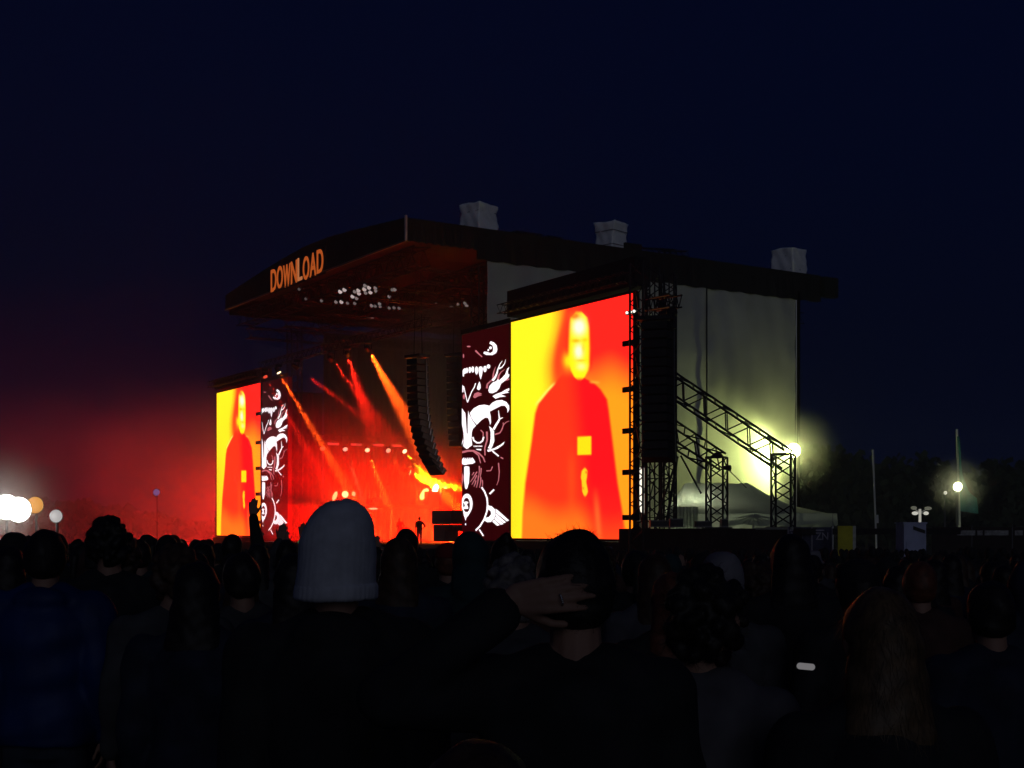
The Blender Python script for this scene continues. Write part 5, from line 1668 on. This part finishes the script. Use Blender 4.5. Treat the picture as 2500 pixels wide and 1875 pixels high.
    if hat == 'beanie':
        b_ = MB()
        b_.loft([(hc + V((0, -.012, -.052)), .094, .112), (hc + V((0, -.012, -.02)), .097, .116), (hc + V((0, -.012, .03)), .096, .114), (hc + V((0, -.014, .075)), .090, .106), (hc + V((0, -.016, .115)), .074, .088), (hc + V((0, -.02, .140)), .052, .062), (hc + V((0, -.02, .153)), .024, .03)], 26)
        out['beanie'] = fuse(b_, 'beanie', .010, M[spec.get('hatmat', 'hat_dark')], 3, .002, 40, seed)
    elif hat == 'slouch':
        b_ = MB()
        b_.loft([(hc + V((0, -.016, -.078)), .103, .118), (hc + V((-.001, -.016, -.045)), .102, .120), (hc + V((-.001, -.018, .01)), .101, .120), (hc + V((0, -.02, .06)), .099, .116), (hc + V((.001, -.024, .105)), .088, .104), (hc + V((.002, -.03, .140)), .066, .080), (hc + V((.002, -.034, .160)), .040, .05), (hc + V((.002, -.034, .168)), .014, .02)], 30)
        out['beanie'] = fuse(b_, 'beanie', .008, M[spec.get('hatmat', 'beanie')], 3, .0025, 38, seed)
        bb = MB(); bb.loft([(hc + V((0, -.016, -.092)), .100, .114), (hc + V((0, -.016, -.086)), .106, .121), (hc + V((0, -.016, -.052)), .106, .122), (hc + V((0, -.016, -.046)), .101, .118)], 30)
        out['beanie_band'] = fuse(bb, 'beanie_band', .007, M[spec.get('hatmat', 'beanie')], 1, .001, 60, seed)
        rib(out['beanie'], hc, 46, .0006, .0030, seed); rib(out['beanie_band'], hc, 46, .0008, .002, seed)
    elif hat == 'cap':
        b_ = MB()
        b_.loft([(hc + V((0, -.01, .028)), .088, .106), (hc + V((0, -.01, .07)), .086, .103), (hc + V((0, -.012, .105)), .068, .08), (hc + V((0, -.012, .125)), .035, .042)], 24)
        b_.ball(hc + V((0, -.012, .128)), .009, 8, 6)
        b_.loft([(hc + V((0, .10, .024)), .07, .075), (hc + V((0, .10, .034)), .07, .075)], 20)
        out['cap'] = fuse(b_, 'cap', .009, M[spec.get('hatmat', 'hat_dark')], 2, .001, 40, seed)
    elif hat == 'bucket':
        b_ = MB()
        b_.loft([(hc + V((0, -.01, .004)), .135, .150), (hc + V((0, -.01, .016)), .125, .140), (hc + V((0, -.01, .040)), .096, .114), (hc + V((0, -.01, .09)), .088, .104), (hc + V((0, -.01, .128)), .080, .094), (hc + V((0, -.01, .136)), .06, .07)], 26)
        out['hat'] = fuse(b_, 'hat', .009, M[spec.get('hatmat', 'hat_grey')], 2, .002, 40, seed)
    return out

def rib(me, hc, n_rib, amp, fold, seed):
    n = len(me.vertices)
    co = np.empty(n * 3); nr = np.empty(n * 3)
    me.vertices.foreach_get('co', co); me.vertices.foreach_get('normal', nr)
    co = co.reshape(-1, 3); nr = nr.reshape(-1, 3)
    x, y, z = co[:, 0] - hc.x, co[:, 1] - hc.y, co[:, 2] - hc.z
    a = np.arctan2(y, x)
    d = amp * np.sin(a * n_rib) + fold * (.6 * np.sin(z * 38 + 2.2 * np.sin(a * 2 + seed)) * np.clip((z + .02) / .1, 0, 1) + .5 * np.sin(a * 3 + z * 14 + seed))
    co = co + nr * d[:, None]
    co[:, 0] += .010 * np.clip(z, 0, 1) / .16 - .008 * np.clip(-z, 0, 1) / .09 * (x < 0)
    me.vertices.foreach_set('co', co.ravel()); me.update()

def add_strands(me, ns, st, seed):
    rs = np.random.RandomState(seed + 11)
    n = len(me.vertices)
    co = np.empty(n * 3); nr = np.empty(n * 3)
    me.vertices.foreach_get('co', co); me.vertices.foreach_get('normal', nr)
    co = co.reshape(-1, 3); nr = nr.reshape(-1, 3)
    bm = bmesh.new(); bm.from_mesh(me)
    idx = rs.randint(0, n, ns)
    for i in idx:
        p = V(co[i]); nn_ = V(nr[i])
        if st in ('long', 'ponytail'): flow = V((rs.normal() * .3, -.2, -1))
        else: flow = V((rs.normal() * .6, -.5 + rs.normal() * .3, rs.normal() * .6))
        flow = (flow - nn_ * flow.dot(nn_))
        if flow.length < .05: continue
        flow.normalize()
        L = rs.uniform(.02, .05) * (1.6 if st == 'long' else 1)
        lift = rs.uniform(.04, .26)
        sd = flow.cross(nn_).normalized() * .0008
        prev = None
        for j in range(4):
            u = j / 3
            c = p - nn_ * .004 + flow * L * u + nn_ * L * lift * math.sin(u * 1.9) * .8 + sd * math.sin(u * 5 + i) * 4
            a = bm.verts.new(c + sd * (1 - u * .8)); b_ = bm.verts.new(c - sd * (1 - u * .8))
            if prev: bm.faces.new((prev[0], prev[1], b_, a))
            prev = (a, b_)
    bm.to_mesh(me); bm.free()

PART_LABEL = {}
def put_person(meshes, x, y, scale, rz, label, group=None, name='person', wears=None, lean=(0, 0), z=None):
    root = empty(name, (x, y, ground_z(y) if z is None else z), label, 'person', group, rz)
    root.scale = (scale, scale, scale)
    root.rotation_euler = (lean[0], lean[1], rz)
    for part, me in meshes.items():
        o = bpy.data.objects.new(part, me); COL.objects.link(o); o.parent = root
        if wears and part in wears:
            o.material_slots[0].link = 'OBJECT'
            o.material_slots[0].material = M[wears[part]]
    return root

USED = []
def near(px, py_top, Y, spec, label, extra=.0, rz=0.0, group='people standing nearest the camera', wmul=1.0):
    """px: centre of the head, py_top: top of hair or hat"""
    zt = CAMH + (HY - py_top) / FPX * Y
    x = (px - CX) / FPX * Y
    gz = ground_z(Y)
    sc = (zt - gz) / (1.757 + extra)
    USED.append((x, Y))
    me = make_person(spec)
    return put_person(me, x, Y, sc, rz, label, group)

near(822, 1215, 3.55, dict(hat='slouch', style='crop', hair='hair_brown', wear='wear_black', bulk=.040, seed=2, pose=('down', 'front'), hood='down', voxel=.010, strands=200), 'person in a tall grey blue slouchy beanie and black jacket, seen from behind', .047, .06)
hnd = near(1405, 1298, 2.95, dict(style='short', hair='hair_dark', wear='wear_black', pose=('head', 'front'), bulk=.030, seed=4, voxel=.010, bvoxel=.0055, hvoxel=.007, strands=2200, curl=.30, spread=.16, thumb=1, sleeve=.88), 'person in black with a ringed hand laid on the back of the dark haired head', .0, .0)
near(1705, 1382, 3.25, dict(style='curly', hair='hair_dark', wear='wear_pale', bulk=.026, seed=6, fem=1, voxel=.010, hvoxel=.007, strands=2400, pose=('front', 'down'), tilt=(.5, 0)), 'person with dark curly hair and a pale top, looking to the right', .015, -.55)
near(2150, 1436, 2.95, dict(style='long', hair='hair_blond', wear='wear_black', bulk=.026, seed=8, fem=1, voxel=.010, hvoxel=.007, strands=3200, hair_low=1.2), 'person with long fair hair at the lower right, pale rim on the crown', .0, .1)
near(1165, 1812, 1.55, dict(style='short', hair='hair_brown', wear='wear_black', seed=10, voxel=.010, strands=900), 'short person whose hair just shows at the bottom edge of the picture', .0, .0)
near(1762, 1345, 5.4, dict(style='short', hair='hair_grey', hat='beanie', hatmat='hat_grey', wear='wear_grey', seed=12, strands=200), 'person in a pale grey hat behind the dark curly head', .03, .1)
near(1256, 1356, 4.7, dict(style='curly', hair='hair_grey', wear='wear_grey', seed=14, hvoxel=.008, strands=900, pose=('down', 'front')), 'person with short curly grey hair left of the hand on a head', .012, .1)
near(1930, 1306, 6.0, dict(style='long', hair='hair_dark', wear='wear_black', bulk=.034, seed=16, strands=700), 'tall person with long dark hair in front of the tent, right of the grey hat', .0, .05)
near(1148, 1296, 7.3, dict(style='crop', hood='up', wear='wear_teal', seed=18), 'hooded person in a dark teal top beneath the skull panel', .02, .0)
near(1232, 1302, 8.2, dict(style='bun', hair='hair_dark', wear='wear_brown', seed=20, fem=1, strands=400), 'person with a dark bun below the left edge of the bright screen', .02, .1)
near(975, 1312, 6.6, dict(style='long', hair='hair_brown', wear='wear_navy', seed=22, fem=1, strands=800), 'person with long brown hair just right of the grey blue beanie', .0, -.1)
near(992, 1292, 10.6, dict(style='short', hair='hair_dark', wear='wear_black', seed=24, strands=300), 'dark haired person whose head stands out against the orange light below the technician', .0, .0)
near(110, 1294, 5.9, dict(style='short', hair='hair_dark', wear='wear_blue', bulk=.05, seed=26, hood='down', strands=300), 'person in a bright blue rain jacket at the left edge', .0, .12)
near(267, 1262, 6.9, dict(style='curly', hair='hair_dark', wear='wear_black', seed=28, strands=500), 'tall person with a big round head of dark hair, standing out against the red smoke', .012, .0)
near(1600, 1352, 6.4, dict(style='long', hair='hair_brown', wear='wear_pale', seed=30, fem=1, strands=900), 'person with long wavy brown hair below the tower, right of the hand on a head', .0, .1)
near(1552, 1345, 7.8, dict(style='ponytail', hair='hair_dark', wear='wear_black', seed=32, fem=1, strands=300), 'person with a dark ponytail under the right corner of the bright screen', .0, .0)
near(1842, 1372, 6.8, dict(style='curly', hair='hair_brown', wear='wear_grey', seed=34, strands=500), 'person with frizzy brown hair between the grey hat and the tall long haired head', .012, .0)
near(2095, 1366, 5.2, dict(style='short', hair='hair_dark', hat='cap', hatmat='hat_dark', wear='wear_black', seed=36), 'person in a dark cap in front of the yellow board', .0, .1)
near(2246, 1372, 6.6, dict(style='short', hair='hair_red', wear='wear_brown', seed=38, strands=400), 'person with reddish hair below the cabin at the right', .0, -.1)
near(1094, 1326, 8.6, dict(style='crop', hair='hair_red', hat='cap', hatmat='hat_red', wear='wear_black', seed=40), 'person in a dark red cap left of the hooded head', .0, .0)
near(566, 1305, 12.6, dict(style='short', hair='hair_dark', wear='wear_black', seed=42, pose=('down', 'up'), bvoxel=.008), 'person with one arm raised straight up before the small left screen', .0, .0)
near(700, 1318, 11.5, dict(style='short', hair='hair_dark', wear='wear_grey', seed=44, pose=('phone', 'phone'), bvoxel=.008), 'person holding both hands up left of the grey blue beanie', .0, .0)
near(480, 1372, 4.9, dict(style='long', hair='hair_dark', wear='wear_navy', bulk=.034, seed=46, fem=1, strands=500), 'broad person with long dark hair left of the beanie, lost in shadow', .0, .0)
near(2420, 1420, 4.6, dict(style='short', hair='hair_dark', wear='wear_navy', bulk=.036, seed=48, strands=200), 'dark figure in a navy jacket at the right edge', .0, .1)
near(1640, 1398, 5.3, dict(style='long', hair='hair_red', wear='wear_black', seed=50, fem=1, strands=600), 'person with long reddish hair left of the dark curly head', .0, .05)

# silver ring on the raised hand
ringm = MB()
n_ = 16
for i in range(n_):
    a0, a1 = 2 * math.pi * i / n_, 2 * math.pi * (i + 1) / n_
    ringm.tube((0, .0112 * math.cos(a0), .0112 * math.sin(a0)), (0, .0112 * math.cos(a1), .0112 * math.sin(a1)), .0022, n=6)
o = bpy.data.objects.new('ring', ringm.mesh('ring', M['ring'], None, True)); COL.objects.link(o); o.parent = hnd
o.location = (-.036, -.122, 1.614); o.rotation_euler = (0, R(-15), R(10))

# phone held up, and a glowing slab of the same build
M['phone_screen'] = emit('phone_screen', (.35, .75, .22), .22)
M['tag_glow'] = emit('pale_tag_glow', (.75, .72, .74), .20)
def phone(px, py, Y, wpx, hpx, rot, label, m):
    c = at(px, py, Y); k_ = Y / FPX
    r0 = empty('phone', c, label, 'phone')
    X, Z = V((math.cos(rot), 0, math.sin(rot))), V((-math.sin(rot), 0, math.cos(rot)))
    def q(a, y, b_): return c + X * a * wpx * k_ / 2 + Z * b_ * hpx * k_ / 2 + V((0, y, 0))
    f = MB(); f.hexa([q(-1, 0, -1), q(1, 0, -1), q(1, .009, -1), q(-1, .009, -1), q(-1, 0, 1), q(1, 0, 1), q(1, .009, 1), q(-1, .009, 1)]); f.build('case', M['black_steel'], r0)
    e = min(wpx, hpx) / 2 * .92
    pts = []
    for cx_, cz_, a0 in ((1, 1, 0), (-1, 1, 90), (-1, -1, 180), (1, -1, 270)):
        for j in range(5):
            a = R(a0 + j * 22.5)
            pts.append(q((cx_ * (wpx / 2 * .94 - e) + e * math.cos(a)) / (wpx / 2), -.002, (cz_ * (hpx / 2 * .94 - e) + e * math.sin(a)) / (hpx / 2)))
    f = MB(); f.poly(pts); f.build('screen', m, r0)
phone(738, 1318, 11.2, 12, 28, -.75, 'small greenish phone screen held up left of the beanie', M['phone_screen'])
phone(1967, 1627, 2.9, 48, 17, -.09, 'pale glowing slab low at the right, added for a reflective tag', M['tag_glow'])  # made-up phone shape, its glow stands for light on a pale tag

# ------------------------------------------------------------------ the crowd beyond
KINDS_ = [make_person(d) for d in (
    dict(style='short', hair='hair_dark', seed=60, bulk=.03), dict(style='long', hair='hair_brown', seed=61, fem=1), dict(style='short', hair='hair_brown', hat='cap', seed=62),
    dict(style='crop', hair='hair_dark', hat='beanie', seed=63, bulk=.034), dict(style='ponytail', hair='hair_dark', seed=64, fem=1), dict(style='curly', hair='hair_brown', seed=65),
    dict(style='short', hair='hair_dark', seed=66, pose=('front', 'front'), hood='down'), dict(style='crop', hood='up', seed=67), dict(style='crop', hair='hair_grey', hat='bucket', seed=68),
    dict(style='long', hair='hair_dark', seed=69, fem=1, pose=('front', 'down')))]
UPK_ = make_person(dict(style='short', hair='hair_dark', seed=70, pose=('up', 'up'), bvoxel=.010))
PHK = make_person(dict(style='short', hair='hair_brown', seed=71, pose=('phone', 'phone'), bvoxel=.010))
KLAB = ['person with short dark hair', 'person with long brown hair', 'person in a dark cap', 'person in a dark beanie', 'person with a dark ponytail', 'person with bushy hair',
        'person in a hooded top', 'person with a hood up', 'person in a pale bucket hat', 'person with long dark hair']
def skyline(px):
    return float(np.interp(px, [-200, 0, 80, 150, 300, 520, 560, 640, 860, 930, 1010, 1050, 1130, 1245, 1300, 1500, 1560, 1700, 1900, 1990, 2060, 2150, 2500, 2700],
                           [1296, 1300, 1300, 1300, 1298, 1302, 1318, 1328, 1324, 1318, 1336, 1342, 1322, 1322, 1326, 1328, 1350, 1352, 1348, 1344, 1368, 1350, 1352, 1350]))
rnd = random.Random(21)
cells = []
Yv = 5.6
while Yv < 27:
    half = .41 * Yv
    n = int(2 * half / .78)
    for i in range(n + 1):
        cells.append((-half + i * .78 + rnd.uniform(-.25, .25), Yv + rnd.uniform(-.25, .25)))
    Yv += .62 + .02 * Yv
picked = []
for (x, y) in cells:
    if rnd.random() < .16: continue
    if any((x - a) ** 2 + (y - b_) ** 2 < .36 for a, b_ in USED): continue
    px = CX + x / y * FPX
    # keep clear the sight line to people that stand out
    picked.append((x, y, px))
picked = picked[:278]
PAL = ['wear_black', 'wear_black', 'wear_navy', 'wear_black', 'wear_grey', 'wear_brown', 'wear_teal', 'wear_navy']
HPAL = ['hair_dark', 'hair_brown', 'hair_dark', 'hair_brown', 'hair_blond', 'hair_grey', 'hair_red']
CROWD = []
for i, (px, Y, mk, lab) in enumerate(((648, 15.5, 0, 'person with both arms raised below the far skull panel'), (722, 17.0, 1, 'person holding a phone up left of the beanie, behind the greenish screen'),
        (452, 16.5, 0, 'person with both arms raised left of the small screen'), (1330, 15.0, 1, 'person holding a phone up under the big screen'), (905, 14.0, 0, 'person with both arms raised right of the beanie'),
        (1215, 16.0, 0, 'person with both arms raised between hooded head and grey curls'), (1660, 13.0, 1, 'person holding a phone up under the shorter truss'), (2010, 14.5, 1, 'person holding a phone up before the posters'), (345, 19.0, 0, 'person with both arms raised in front of the red smoke'))):
    x = (px - CX) / FPX * Y
    put_person(UPK_ if mk == 0 else PHK, x, Y, rnd.uniform(.86, .93), rnd.gauss(.1, .2), lab, 'people in the dark crowd', wears={'jacket': rnd.choice(PAL)}, lean=(0, rnd.gauss(0, .04)))
ZEDGE = [-500, 110, 230, 380, 520, 640, 730, 920, 1110, 1250, 1400, 1550, 1700, 1850, 2000, 2120, 2300]
ZONES = ['below the left floodlights', 'right of the blue jacket', 'beneath the red smoke', 'left of the small screen', 'below the small left screen', 'below the far skull panel', 'around the slouchy beanie', 'below the orange stage',
         'below the skull panel', 'below the big screen', 'under the right screen edge', 'under the big speaker column', 'under the shorter truss', 'under the longer truss', 'before the yellow board', 'below the pale cabin', 'at the right edge']
for i, (x, y, px) in enumerate(picked):
    gz = ground_z(y)
    top = skyline(px) - 4 + abs(rnd.gauss(0, 24)) * (10 / max(y, 7))+ (rnd.random() < .5) * rnd.uniform(0, 20)
    h = CAMH - (top - HY) / FPX * y - gz
    h = max(1.50, min(1.90, h))
    ki = rnd.choices(range(len(KINDS_)), (14, 12, 5, 6, 10, 9, 10, 4, 2, 12))[0]
    if ki == 8 and y < 13: ki = 0
    km = KINDS_[ki]
    wears = {'jacket': rnd.choice(PAL)}
    if 'hair' in km and ki != 8: wears['hair'] = HPAL[rnd.randrange(len(HPAL))] if ki == 5 else ('hair_dark' if ki in (0, 4, 6, 9) else 'hair_brown')
    o = put_person(km, x, y, h / 1.775, rnd.gauss(.12, .25), None, 'people in the dark crowd', wears=wears, lean=(rnd.gauss(0, .02), rnd.gauss(0, .025)))
    zone = ZONES[max(0, sum(1 for e in ZEDGE if px > e) - 1)]
    CROWD.append((y, ki, zone, o))
ORD = ['nearest', 'second nearest', 'third nearest', 'fourth nearest', 'fifth nearest', 'sixth nearest', 'seventh nearest', 'eighth nearest', 'ninth nearest', 'tenth nearest']
seen = {}
for y, ki, zone, o in sorted(CROWD, key=lambda e: e[0]):
    k = seen[(ki, zone)] = seen.get((ki, zone), -1) + 1
    o['label'] = KLAB[ki] + ' ' + zone + ', ' + ORD[min(k, 9)] + ' there'
# rows too far away to tell apart
g = MB()
rnd = random.Random(5)
y = 27.5
while y < 62:
    half = .42 * y + 1
    x = -half
    while x < half:
        if y > 56 and -10 < x < 20: pass
        gz = ground_z(y); h = rnd.uniform(1.60, 1.82)
        sx = (y * .75 + 0) and 1
        dstage = (V((x, y, 0)) - O0).dot(UB)
        if dstage < -6.5:
            xx, yy = x + rnd.uniform(-.2, .2), y + rnd.uniform(-.3, .3)
            g.ball((xx, yy, gz + h - .12), (.085, .10, .125), 7, 5)
            g.loft([((xx, yy, gz), .17, .13), ((xx, yy, gz + h * .55), .20, .14), ((xx, yy, gz + h * .78), .23, .13), ((xx, yy, gz + h * .845), .10, .08)], 7)
        x += rnd.uniform(.62, .95)
    y += 1.05
fc = g.build('far_crowd', M['wear_black'], smooth=True)
tag(fc, 'far rows of the crowd merging into one dark mass before the stage', kind='stuff')

# ------------------------------------------------------------------ people on the stage
def on_stage(px, py_feet_z, s=None, d=None, kind=0, rz=0.0, label='', wears=None, h=1.0, me=None):
    p = S(s, d_of(px, s) if d is None else d, 0)
    put_person(me or KINDS_[kind], p.x, p.y, h, rz, label, 'people on the stage', wears=wears, z=py_feet_z)
tech = make_person(dict(style='crop', hair='hair_dark', pose=('down', 'hip'), wear='wear_black', bulk=.014, seed=80, sleeve=.35))
on_stage(1024, DECK, 17.75, None, 0, .25, 'person in black standing with one hand on the hip against the orange glow', None, .98, tech)
gtr = make_person(dict(style='long', hair='hair_brown', pose=('hip', 'front'), wear='wear_brown', bulk=.016, seed=82))
on_stage(976, DECK, 31.0, None, 0, math.pi + .5, 'performer with long hair playing at the edge of the red smoke', None, 1.02, gtr)
on_stage(948, ZR, 40.9, None, 6, math.pi + .9, 'performer standing on the riser under the middle orange beam', {'jacket': 'wear_brown'}, 1.0)
on_stage(1046, ZR, 40.8, None, 0, math.pi + .9, 'performer on the riser beside the yellow lamps', {'jacket': 'wear_brown'}, .95)
